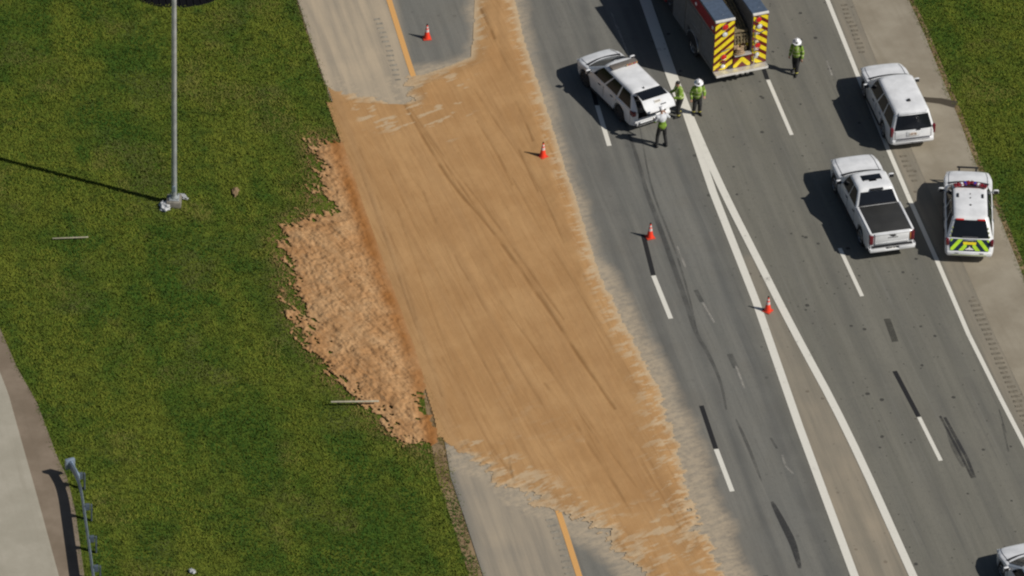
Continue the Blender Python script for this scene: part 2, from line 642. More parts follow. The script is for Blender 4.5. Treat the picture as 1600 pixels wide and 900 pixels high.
def sand_road():
    t = NT('spilled_sand')
    v = t.coords()
    st = t.coords((1.0, 0.05, 1.0), R(-20))
    thin, groove = t.attr('thin'), t.attr('groove')
    a = t.noise(v, 0.35, 5, 0.6)
    s = t.noise(st, 1.6, 6, 0.65)
    s2 = t.noise(st, 7.0, 4, 0.6)
    f = t.noise(v, 38, 3, 0.7)
    col = t.mix(t.ramp(a, 0.35, 0.68), (0.385, 0.218, 0.093), (0.460, 0.275, 0.125))
    col = t.mix(t.ramp(s, 0.42, 0.70, 0, 0.5), col, (0.345, 0.200, 0.092))
    col = t.mix(t.ramp(s2, 0.5, 0.72, 0, 0.35), col, (0.47, 0.285, 0.13))
    s3 = t.noise(t.coords((1.0, 0.028, 1.0), R(-19)), 11.0, 4, 0.6)
    s4 = t.noise(t.coords((1.0, 0.04, 1.0), R(-30)), 8.0, 4, 0.6)
    col = t.mix(t.ramp(s3, 0.56, 0.66, 0, 0.26), col, (0.27, 0.140, 0.055))
    col = t.mix(t.ramp(s4, 0.60, 0.68, 0, 0.20), col, (0.28, 0.150, 0.060))
    col = t.mix(t.ramp(s3, 0.42, 0.32, 0, 0.18), col, (0.50, 0.30, 0.145))
    col = t.mix(groove, col, (0.215, 0.112, 0.042))
    col = t.mix(thin, col, (0.50, 0.39, 0.255))
    col = t.mix(t.ramp(f, 0.4, 0.75, 0, 0.18), col, (0.22, 0.12, 0.05))
    t.color(col)
    t.bump(t.math('ADD', t.math('MULTIPLY', f, 0.5), s2), 0.35, 0.02)
    return t.set(0.95, spec=0.1)


def sand_clod():
    t = NT('clodded_sand')
    v = t.coords()
    a = t.noise(v, 0.6, 5, 0.6)
    b = t.noise(v, 3.5, 6, 0.7)
    f = t.noise(v, 16, 4, 0.75)
    red = t.attr('red')
    w = t.noise(t.coords((0.45, 2.2, 1.0), R(51)), 3.2, 6, 0.75)
    col = t.mix(t.ramp(a, 0.35, 0.66), (0.38, 0.205, 0.090), (0.47, 0.288, 0.145))
    col = t.mix(t.ramp(b, 0.5, 0.72, 0, 0.6), col, (0.30, 0.150, 0.058))
    col = t.mix(t.ramp(w, 0.50, 0.70, 0, 0.55), col, (0.27, 0.140, 0.055))
    col = t.mix(t.ramp(w, 0.46, 0.30, 0, 0.5), col, (0.52, 0.36, 0.21))
    col = t.mix(red, col, (0.30, 0.130, 0.040))
    col = t.mix(t.ramp(f, 0.45, 0.75, 0, 0.35), col, (0.22, 0.115, 0.045))
    t.color(col)
    t.bump(f, 0.5, 0.025)
    return t.set(0.95, spec=0.1)


def worn_paint(name, c, wear=0.55, soft=0.12, cover=1.0):
    """road paint with worn-through spots"""
    t = NT(name)
    v = t.coords()
    a = t.noise(v, 1.2, 6, 0.65)
    f = t.noise(v, 24, 4, 0.7)
    w = t.ramp(t.math('ADD', t.math('MULTIPLY', a, 0.6), t.math('MULTIPLY', f, 0.4)), wear, wear + soft)
    t.color(t.mix(t.ramp(f, 0.3, 0.7), tuple(x * 0.88 for x in c), c))
    alpha = t.math('MULTIPLY', t.math('SUBTRACT', 1.0, w), cover)
    t.l(alpha, t.b.inputs["Alpha"])
    return t.set(0.7, spec=0.25)


M['grass_ground'] = grass_ground()
M['grass'] = grass_blades()
M['asphalt'] = asphalt()
M['shoulder'] = concrete('shoulder_concrete', (0.255, 0.222, 0.168), (0.32, 0.285, 0.222), (0.22, 0.19, 0.14), rot=R(-17))
M['far_road'] = concrete('carriageway_concrete', (0.33, 0.305, 0.245), (0.395, 0.365, 0.30), (0.29, 0.265, 0.21), rot=R(-15))
M['gravel'] = concrete('brown_gravel', (0.185, 0.145, 0.105), (0.25, 0.20, 0.15), (0.15, 0.12, 0.088), rot=R(-15))
M['sand'] = sand_road()
M['clod'] = sand_clod()
M['white_line'] = worn_paint('white_road_paint', (0.70, 0.68, 0.61), 0.575)
M['faint_line'] = worn_paint('faded_road_paint', (0.42, 0.40, 0.36), 0.42, 0.24, 0.7)
M['black_line'] = worn_paint('black_contrast_paint', (0.022, 0.022, 0.023), 0.62)
M['yellow_line'] = worn_paint('yellow_road_paint', (0.66, 0.36, 0.125), 0.66)
M['skid'] = worn_paint('rubber_skid', (0.045, 0.045, 0.046), 0.44, 0.26, 0.75)
M['skid_faint'] = worn_paint('worn_rubber', (0.060, 0.061, 0.061), 0.34, 0.40, 0.42)
M['patch'] = worn_paint('asphalt_patch', (0.075, 0.073, 0.063), 0.44, 0.24, 0.7)
M['wet'] = worn_paint('wet_stain', (0.070, 0.058, 0.042), 0.60, 0.1)

# ---- outlines surveyed on the ground
HL = extend(P((465, 0), (483, 56), (506, 124), (536, 206), (573, 316), (614, 431), (654, 541), (689, 656), (704, 745), (728, 816), (755, 900)))
HR = extend(P((1420, 0), (1445, 55), (1472, 122), (1500, 190), (1520, 245), (1560, 335), (1600, 435), (1640, 530), (1760, 820)))
SHL = extend(P((1331, 0), (1353, 55), (1375, 110), (1425, 235), (1462, 320), (1502, 405), (1552, 520), (1602, 625), (1640, 700), (1735, 900)))
FAR_EDGE = extend(P((-60, 430), (-25, 515), (0, 582), (13, 615), (33, 687), (58, 775), (91, 896)))
FAR_SHOULDER = extend(P((-60, 380), (-30, 450), (0, 513), (27, 575), (58, 629), (89, 713), (105, 745), (118, 800), (132, 900)))


def xof(line, ys):
    p = sorted([(q.y, q.x) for q in line])
    return np.interp(ys, [a for a, b in p], [b for a, b in p])


ground_me = [(-2500, -2500, -0.03), (2500, -2500, -0.03), (2500, 2500, -0.03), (-2500, 2500, -0.03)]
raw('ground', ground_me, [(0, 1, 2, 3)], 'grass_ground', kind='structure')


def ribbon_grid(name, mat, left, right, z, cols, fine=0.2):
    ys = np.concatenate([np.arange(-140, -25, 5), np.arange(-25, 25, fine), np.arange(25, 141, 5)])
    xl, xr = xof(left, ys), xof(right, ys)
    u = np.linspace(0, 1, cols)
    X = xl[:, None] + (xr - xl)[:, None] * u[None, :]
    Y = np.repeat(ys[:, None], cols, 1)
    V = np.stack([X, Y, np.full_like(X, z)], -1).reshape(-1, 3)
    i, j = np.meshgrid(np.arange(len(ys) - 1), np.arange(cols - 1), indexing='ij')
    b = (i * cols + j).ravel()
    F = np.stack([b, b + 1, b + cols + 1, b + cols], 1)
    o = raw(name, V, F, mat, kind='structure')
    return o, V[:, 0], V[:, 1]


SAND = P((741, -140), (741, 0), (739, 56), (734, 90), (700, 104), (672, 112), (649, 118), (637, 118), (635, 152), (624, 169), (599, 157), (557, 146),
         (523, 141), (510, 134), (536, 206), (573, 316), (614, 431), (654, 541), (689, 656), (691, 688), (721, 711), (741, 715), (768, 745), (785, 759),
         (822, 765), (842, 789), (876, 799), (896, 813), (927, 830), (944, 853), (971, 873), (994, 890), (1025, 930), (1090, 1000), (1180, 1020),
         (1134, 900), (1117, 857), (1098, 809), (1080, 762), (1062, 711), (1045, 661), (1030, 605), (1000, 545), (965, 482), (943, 443), (927, 393), (910, 343),
         (897, 300), (877, 239), (855, 169), (835, 110), (819, 59), (805, 0), (780, -140))
FILM = P((735, -140), (738, 0), (735, 50), (728, 84), (700, 96), (640, 105), (632, 110), (520, 118), (506, 120), (536, 206), (573, 316), (614, 431), (654, 541),
         (689, 656), (702, 735), (740, 748), (765, 775), (800, 800), (850, 812), (890, 838), (930, 865), (965, 893), (1000, 940), (1060, 1030), (1240, 1040),
         (1172, 890), (1130, 790), (1104, 720), (1078, 660), (1052, 600), (1030, 560), (1005, 515), (985, 468), (962, 440), (937, 393), (918, 343), (905, 300),
         (884, 239), (862, 169), (842, 110), (826, 59), (812, 0), (788, -140))
LEFT_SHOULDER = P((440, -80), (600, -80), (612, 0), (640, 120), (640, 190), (520, 190), (465, 0))
LOW_SHOULDER = P((690, 690), (860, 780), (880, 815), (915, 920), (950, 1010), (790, 1010), (755, 900), (704, 745))
GORE = P((1150, 400), (1180, 470), (1252, 667), (1335, 894), (1375, 1000), (1465, 1000), (1420, 894), (1322, 667), (1235, 511), (1183, 400))
GORE_L = P((1008, -40), (1008, 0), (1046, 109), (1075, 188), (1114, 300), (1180, 468), (1249, 667), (1333, 894), (1372, 1000))

hw, X, Y = ribbon_grid('highway', 'asphalt', HL, HR, 0.0, 190)
nA = vnoise(X, Y, 0.8, 3, 4)
film = sstep(-0.55, 0.45, sdf(X, Y, FILM) + (nA - 0.5) * 0.8)
lsh = sstep(-0.5, 0.4, sdf(X, Y, LEFT_SHOULDER)) * (0.66 + 0.35 * nA)
losh = sstep(-0.4, 0.6, sdf(X, Y, LOW_SHOULDER)) * (0.42 + 0.25 * nA)
gore = sstep(-0.15, 0.15, sdf(X, Y, GORE)) * (0.12 + 0.26 * sstep(4, -14, Y)) * (0.55 + 0.9 * nA)
near = 0.07 * np.exp(np.minimum(sdf(X, Y, FILM), 0) / 1.5)
ex = xof(extend(P((1293, 0), (1339, 115), (1387, 232), (1420, 309), (1463, 405), (1513, 522), (1563, 622), (1602, 697))), Y)
fattr(hw, 'film', film * 0.78)
verge_dust = 0.30 * sstep(0.0, 0.3, X - ex) * (0.6 + 0.6 * nA)
fattr(hw, 'dust', np.clip(np.maximum.reduce([lsh, losh, gore, near, verge_dust]), 0, 1))
gl = [(p.y, p.x) for p in GORE_L]
gl.sort()
gx = np.interp(Y, [a for a, b in gl], [b for a, b in gl])
side = sstep(-1.6, 0.4, X - gx)
fattr(hw, 'brown', np.maximum(side, 0.25 + 0.3 * (nA - 0.5)))
# polished wheel paths and oil drip between them, lane by lane, measured from the gore line and its neighbours
trk = np.zeros_like(X)
for off, w, k in ((-0.55, 0.35, 0.25), (-1.0, 0.22, 0.30), (-2.9, 0.25, 0.38), (-3.6, 0.12, 0.2), (-4.4, 0.4, 0.35), (-5.2, 0.25, 0.25)):
    trk = np.maximum(trk, k * np.exp(-((X - gx - off + 0.25 * (vnoise(X * 0, Y, 0.12, 9, 2) - 0.5)) / w) ** 2))
ex = xof(extend(P((1293, 0), (1339, 115), (1387, 232), (1420, 309), (1463, 405), (1513, 522), (1563, 622), (1602, 697))), Y)
for off, w, k in ((-0.9, 0.35, 0.16), (-2.6, 0.35, 0.2), (-4.6, 0.4, 0.16), (-6.2, 0.35, 0.14)):
    trk = np.maximum(trk, k * np.exp(-((X - ex - off) / w) ** 2))
fattr(hw, 'track', np.clip(trk * 1.7 * (0.6 + 0.8 * vnoise(X, Y, 0.3, 13, 3)), 0, 1))

ribbon_grid('hard_shoulder', 'shoulder', SHL, HR, 0.005, 24, 0.5)
far_left = [p + Vector((-60, 0, 0)) for p in FAR_EDGE]
ribbon_grid('concrete_road', 'far_road', far_left, FAR_EDGE, 0.006, 6, 0.5)
ribbon_grid('gravel_shoulder', 'gravel', FAR_EDGE, FAR_SHOULDER, 0.0, 6, 0.5)


def strip(name, mat, lines, z=0.009, widen=None):
    """flat painted strips: lines = [(points, width)]"""
    V, F = [], []
    for pts, w in lines:
        pts = resample(pts, 0.6)
        k0 = len(V)
        for i, p in enumerate(pts):
            d = (pts[min(i + 1, len(pts) - 1)] - pts[max(i - 1, 0)]).normalized()
            nrm = Vector((-d.y, d.x, 0))
            ww = w * (widen(i / max(1, len(pts) - 1)) if widen else 1.0)
            V += [p + nrm * ww / 2 + Vector((0, 0, z)), p - nrm * ww / 2 + Vector((0, 0, z))]
        F += [(k0 + 2 * i, k0 + 2 * i + 1, k0 + 2 * i + 3, k0 + 2 * i + 2) for i in range(len(pts) - 1)]
    return raw(name, [tuple(v) for v in V], F, mat, kind='structure')


gl_line = extend(P((1061, 142), (1075, 185), (1114, 300), (1180, 468), (1249, 667), (1333, 894)), 0.01, 60)
gr_line = smooth_line(extend(P((1064, 146), (1084, 197), (1130, 300), (1181, 400), (1237, 511), (1322, 667), (1424, 894)), 0.01, 60), 2)
top_line = extend(P((1008, 0), (1046, 109), (1066, 162)), 60, 0.01)
strip('gore_marking', 'white_line', [(gl_line, 0.33)], 0.009)
strip('gore_marking', 'white_line', [(gr_line, 0.33)], 0.013)
strip('gore_marking', 'white_line', [(top_line, 0.50)], 0.017)
edge_line = extend(P((1293, 0), (1339, 115), (1387, 232), (1420, 309), (1463, 405), (1513, 522), (1563, 622), (1602, 697)), 60, 60)
strip('edge_marking', 'white_line', [(edge_line, 0.19)], 0.009)
yl = extend(P((608, 0), (645, 118), (760, 463), (877, 812), (905, 900)), 60, 60)
strip('yellow_marking', 'yellow_line', [(smooth_line(yl, 1), 0.24)], 0.009)
DASH_A = [((933, 165), (952, 228)), ((1021, 431), (1048, 498)), ((1119, 702), (1144, 768)), ((845, -105), (865, -45)), ((1216, 970), (1241, 1036))]
DASH_B = [((1200, 125), (1237, 211)), ((1312, 388), (1347, 463)), ((1436, 652), (1470, 720)), ((1085, -125), (1113, -60)), ((1560, 910), (1594, 976))]
strip('lane_marking', 'white_line', [(P(*d), 0.20) for d in DASH_A], 0.009)
strip('lane_marking', 'white_line', [(P(*d), 0.17) for d in DASH_B], 0.009)
BLACK = [((1005, 367), (1021, 430)), ((1096, 634), (1118.5, 701)), ((917, 105), (932, 164)), ((1398, 580), (1435.5, 651)), ((1180, 70), (1199, 124)), ((1196, 900), (1215, 968))]
strip('contrast_marking', 'black_line', [(P(*d), 0.19) for d in BLACK], 0.009)
FAINT = [((1058, 385), (1071, 418)), ((1098, 473), (1116, 504)), ((1150, 572), (1163, 607)), ((1292, 95), (1300, 118)), ((1222, 711), (1227, 728)), ((1227, 728), (1239, 740)), ((955, 20), (990, 105))]
strip('faded_marking', 'faint_line', [(P(*d), 0.09) for d in FAINT], 0.006)

# skid marks, seams and stains
taper = lambda u: 0.35 + 0.65 * math.sin(math.pi * min(1, max(0, u)))
strip('skid_mark', 'skid', [(P((1469, 650), (1490, 690), (1507, 722), (1519, 747)), 0.10), (P((1476, 652), (1496, 688), (1511, 716), (1523, 746)), 0.13)], 0.007)
strip('skid_mark', 'skid_faint', [(P((1480, 668), (1506, 730)), 0.36)], 0.0045, taper)
seam = smooth_line(P((955, 130), (985, 215), (1000, 260), (1010, 300), (1023, 333), (1047, 400), (1067, 457), (1080, 497), (1087, 520), (1107, 553), (1127, 597), (1135, 640)), 2)
strip('skid_mark', 'skid_faint', [(seam, 0.22)], 0.006, taper)
strip('skid_mark', 'skid_faint', [(smooth_line(P((1000, 200), (1018, 300), (1052, 380), (1075, 455), (1090, 520)), 2), 0.10)], 0.007, taper)
strip('skid_mark', 'skid_faint', [(smooth_line(P((1150, 655), (1168, 694), (1190, 752)), 2), 0.14)], 0.006, taper)
strip('skid_mark', 'skid', [(smooth_line(P((1206, 784), (1226, 822), (1240, 850), (1250, 888)), 2), 0.30)], 0.006, taper)
strip('skid_mark', 'skid_faint', [(P((1566, 662), (1576, 706)), 0.08), (P((1561, 640), (1572, 676)), 0.06)], 0.006)
strip('road_patch', 'patch', [(P((1386, 498), (1399, 534)), 0.28)], 0.0045)
strip('road_patch', 'skid_faint', [(P((1140, 553), (1150, 575)), 0.24)], 0.0045)
strip('road_patch', 'skid_faint', [(P((1087, 453), (1097, 472)), 0.20)], 0.0045)
strip('road_patch', 'skid_faint', [(P((1204, 684), (1214, 701)), 0.28)], 0.0045, taper)
strip('wet_stain', 'wet', [(P((1428, 152), (1448, 156), (1470, 158), (1494, 164)), 0.42)], 0.0095, lambda u: 0.7 + 0.5 * u)

# rumble strips: rows of milled grooves, ribs left standing between them
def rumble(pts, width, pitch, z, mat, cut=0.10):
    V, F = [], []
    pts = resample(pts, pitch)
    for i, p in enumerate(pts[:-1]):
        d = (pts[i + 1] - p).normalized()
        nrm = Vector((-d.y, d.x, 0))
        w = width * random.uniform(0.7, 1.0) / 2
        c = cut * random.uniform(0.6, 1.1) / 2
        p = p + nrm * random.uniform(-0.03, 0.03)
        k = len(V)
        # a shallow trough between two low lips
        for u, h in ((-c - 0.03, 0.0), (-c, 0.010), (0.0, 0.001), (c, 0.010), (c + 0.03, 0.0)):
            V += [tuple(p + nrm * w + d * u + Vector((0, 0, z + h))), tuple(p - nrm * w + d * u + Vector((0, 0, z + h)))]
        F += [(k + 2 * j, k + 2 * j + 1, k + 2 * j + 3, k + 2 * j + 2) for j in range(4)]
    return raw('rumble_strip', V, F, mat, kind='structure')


M['milled'] = plain('milled_concrete_shaded', (0.16, 0.14, 0.105), 0.9, 0, 0, 0.3, 9)  # darker than the shoulder: groove shade and dirt put into the colour
M['milled_dust_shade'] = plain('dusty_shaded_milled_asphalt', (0.25, 0.225, 0.18), 0.9, 0, 0, 0.25, 6)  # dust colour, darkened to include the shade inside the grooves
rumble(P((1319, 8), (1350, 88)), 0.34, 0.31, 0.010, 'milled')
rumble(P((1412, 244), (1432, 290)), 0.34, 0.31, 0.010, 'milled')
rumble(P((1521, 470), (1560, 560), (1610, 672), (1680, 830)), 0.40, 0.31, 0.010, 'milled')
rumble(P((590, 30), (606, 72), (624, 132)), 0.30, 0.33, 0.005, 'milled_dust_shade', 0.08)
rumble(P((860, 812), (876, 850), (893, 905), (915, 980)), 0.42, 0.33, 0.005, 'milled_dust_shade', 0.08)

# ------------------------------------------------------------------ spilled sand
def height_mesh(name, mat, poly, step, hfun, attrs, pad=1.2):
    xs = [p[0] for p in poly]
    ys = [p[1] for p in poly]
    gxs = np.arange(min(xs) - pad, max(xs) + pad, step)
    gys = np.arange(min(ys) - pad, max(ys) + pad, step)
    X, Y = np.meshgrid(gxs, gys, indexing='ij')
    H, A = hfun(X, Y)
    ok = H > 0
    keep = ok[:-1, :-1] & ok[1:, :-1] & ok[1:, 1:] & ok[:-1, 1:]
    nx, ny = X.shape
    idx = np.arange(nx * ny).reshape(nx, ny)
    F = np.stack([idx[:-1, :-1][keep], idx[1:, :-1][keep], idx[1:, 1:][keep], idx[:-1, 1:][keep]], 1)
    used = np.unique(F)
    remap = np.full(nx * ny, -1)
    remap[used] = np.arange(len(used))
    V = np.stack([X.ravel()[used], Y.ravel()[used], H.ravel()[used]], 1)
    o = raw(name, V, remap[F], mat, smooth=True)
    for k in attrs:
        fattr(o, k, A[k].ravel()[used])
    return o


GROOVES = [
    ([(632, 165), (660, 215), (705, 290), (760, 350), (815, 425), (860, 490), (905, 560), (960, 640)], 0.10, 1.0),
    ([(640, 170), (675, 222), (720, 280), (775, 350), (830, 430), (880, 500)], 0.06, 0.7),
    ([(620, 330), (655, 430), (690, 530), (735, 640), (775, 720)], 0.05, 0.45),
    ([(660, 300), (700, 400), (745, 500), (800, 610), (850, 700)], 0.05, 0.4),
    ([(740, 140), (790, 215), (830, 270), (850, 310), (880, 380)], 0.05, 0.6),
    ([(750, 15), (765, 45), (772, 62)], 0.09, 1.0),
    ([(805, 160), (822, 195), (832, 222)], 0.07, 0.9),
    ([(690, 560), (720, 610), (760, 690), (800, 745)], 0.06, 0.55),
    ([(850, 600), (890, 650), (935, 720), (985, 800)], 0.08, 0.6),
    ([(870, 595), (905, 640), (955, 710), (1000, 770)], 0.05, 0.5),
    ([(560, 230), (590, 310), (620, 400), (650, 500)], 0.05, 0.4),
    ([(810, 235), (822, 262), (840, 300)], 0.06, 0.8),
    ([(715, 240), (760, 330), (820, 420), (880, 520), (930, 600)], 0.05, 0.45),
    ([(910, 430), (935, 480), (955, 520)], 0.05, 0.4),
    ([(930, 600), (985, 680), (1040, 760), (1090, 850)], 0.05, 0.35),
    ([(770, 60), (800, 120), (840, 190), (870, 260)], 0.05, 0.4),
    ([(590, 200), (625, 270), (680, 380), (730, 470)], 0.05, 0.35),
    ([(650, 190), (690, 250), (738, 318), (790, 395), (842, 468)], 0.05, 0.8),
    ([(780, 470), (830, 540), (880, 610), (940, 700)], 0.05, 0.6),
    ([(600, 250), (640, 340), (690, 440), (740, 540), (800, 650)], 0.05, 0.5),
    ([(710, 400), (760, 490), (820, 590), (880, 690)], 0.05, 0.5),
    ([(800, 280), (850, 370), (900, 450), (945, 530)], 0.05, 0.5),
    ([(745, 190), (775, 240), (800, 290)], 0.05, 0.7),
    ([(560, 260), (600, 370), (645, 500), (690, 620)], 0.05, 0.6),
    ([(980, 690), (1030, 770), (1075, 850)], 0.05, 0.45),
    ([(700, 640), (740, 720), (780, 770)], 0.05, 0.45),
]
GW = [(smooth_line(P(*g), 2), w, k) for g, w, k in GROOVES]
FLECK_TOP = P((515, 120), (640, 120), (740, 110), (740, 190), (700, 225), (560, 200))
FLECK_LOW = P((690, 660), (790, 700), (900, 770), (980, 790), (1090, 780), (1090, 900), (900, 830), (760, 760))


def h_road(X, Y):
    d = sdf(X, Y, SAND)
    edge = xof(HL, Y) - 0.28
    d = np.where((Y < px(523, 160).y) & (Y > px(691, 684).y), np.where(X - edge < 6, np.minimum(X - edge, 1.5), d), d)
    u, v = X * 0.83 + Y * 0.56, -X * 0.56 + Y * 0.83
    flame = vnoise(u * 0.9, v * 2.6, 1.7, 21, 5, 0.66) - 0.5
    big = vnoise(X, Y, 0.35, 33, 3) - 0.5
    low = sstep(6, -16, Y)
    amp = 0.16 + 0.80 * low
    left = xof(HL, Y)
    dl = X - left
    # along the road's left edge the sand is scraped clean
    amp = amp * sstep(0.0, 0.8, dl + 0.0 * X)
    fl = np.maximum(sstep(-0.4, 0.5, sdf(X, Y, FLECK_TOP)), sstep(-0.4, 0.5, sdf(X, Y, FLECK_LOW)))
    amp = amp + fl * 1.1 * sstep(0.0, 0.8, dl)
    dn = d + flame * amp + big * amp * 0.5
    fn = vnoise(u * 0.9, v * 3.0, 1.3, 55, 4, 0.58)
    bare = fl * sstep(0.60, 0.66, fn)
    gr = np.zeros_like(X)
    for pts, w, k in GW:
        wob = (vnoise(X, Y, 1.3, 61, 2) - 0.5) * 0.12
        gap = 0.35 + 0.65 * sstep(0.28, 0.55, vnoise(X, Y, 0.9, 71, 2))
        gr = np.maximum(gr, k * gap * np.exp(-((linedist(X, Y, pts) + wob * 0.4) / (w * 0.72)) ** 2))
    # fine raked streaks along the carriageway
    ca, sa = math.cos(R(20)), math.sin(R(20))
    ru, rv = X * ca + Y * sa, -X * sa + Y * ca
    rake = vnoise(ru * 3.0, rv * 0.10, 1.0, 81, 3) - 0.5
    rough = vnoise(X, Y, 5.0, 91, 3) - 0.5
    H = 0.010 + np.clip(dn, -0.02, 0.7) * 0.05 + rake * 0.022 + rough * 0.010 - gr * 0.022
    H = np.where(dn > 0, np.maximum(H, 0.008), -1)
    right_ridge = np.exp(-((d - 0.8) / 0.5) ** 2) * (dl > 2.5) * 0.03
    H = np.where(H > 0, H + right_ridge * (0.5 + vnoise(X, Y, 2.0, 95, 2)), H)
    wis = sstep(0.53, 0.62, vnoise(u * 1.0, v * 3.2, 1.9, 57, 4, 0.62)) * (1 - sstep(0.2, 0.8 + 1.3 * low, dn)) * sstep(1.5, 3.0, dl)
    thin = np.maximum(np.maximum(1 - sstep(0.0, 0.42 + 0.4 * fl, dn), wis), bare * 0.85)
    edge_pale = np.exp(-((dl - 0.25) / 0.22) ** 2) * 0.06
    thin = np.maximum(thin * sstep(0.2, 1.0, dl), edge_pale)
    return H, {'thin': thin * 0.85, 'groove': np.clip(gr + np.maximum(0, rake - 0.18) * 1.2, 0, 1) * 0.75}


sand = height_mesh('spilled_sand', 'sand', SAND, 0.052, h_road, ('thin', 'groove'))
tag(sand, 'smooth orange-brown sand spread across the closed lanes with wheel tracks', kind='stuff')

PILE = P((485, 212), (506, 214), (528, 220), (540, 216), (573, 316), (614, 431), (654, 541), (689, 656), (692, 712), (664, 700), (636, 690), (600, 668), (578, 648), (552, 622),
         (532, 602), (512, 588), (500, 560), (482, 545), (462, 512), (452, 492), (466, 476), (448, 466), (438, 436), (450, 424), (434, 398), (430, 368), (438, 352), (452, 346),
         (488, 334), (500, 322), (478, 300), (492, 276), (484, 240))


def h_pile(X, Y):
    d = sdf(X, Y, PILE)
    u, v = X * 0.63 - Y * 0.78, X * 0.78 + Y * 0.63          # wisps run down to the right
    wisp = vnoise(u * 0.42, v * 2.3, 1.0, 121, 5, 0.62) - 0.5
    lump = vnoise(X, Y, 2.6, 131, 4, 0.55) - 0.5
    clod = vnoise(X, Y, 6.5, 141, 3, 0.6) - 0.5
    left = xof(HL, Y)
    dl = left - X
    amp = 2.1 * sstep(0.3, 2.0, dl)
    crumb = vnoise(u * 0.6, v * 1.6, 8.0, 127, 3, 0.65) - 0.5
    dn = np.where(dl > 0.05, d - 0.15 + wisp * amp + (lump * 0.6 + crumb * 1.5) * sstep(0.1, 1.0, dl), d)
    gap = sstep(-3, -14, Y) * sstep(0.56, 0.68, vnoise(X, Y, 0.9, 151, 4)) * sstep(2.6, 0.6, dl)
    dn = dn - gap * 1.1
    H = 0.010 + np.clip(dn, 0, 1.8) * 0.075 + lump * 0.09 * sstep(0, 0.8, dn) + wisp * 0.07 * sstep(0, 0.6, dn) + clod * 0.055 * sstep(0, 0.3, dn)
    # tucks down to the pavement edge
    H = np.where(dl < 0.5, H * sstep(-0.1, 0.5, dl) + 0.012, H)
    H = np.where((dn > 0) & (dl > -0.05), np.maximum(H, 0.012), -1)
    red = 0.95 * np.exp(-((dl - 0.50) / 0.38) ** 2) * (0.4 + vnoise(X, Y, 1.0, 161, 3))
    return H, {'red': np.clip(red, 0, 1)}


pile = height_mesh('sand_heap', 'clod', PILE, 0.042, h_pile, ('red',))
tag(pile, 'rough clodded sand thrown onto the grass verge beside the carriageway', kind='stuff')

# ------------------------------------------------------------------ grass
OVAL = px(280, -11)


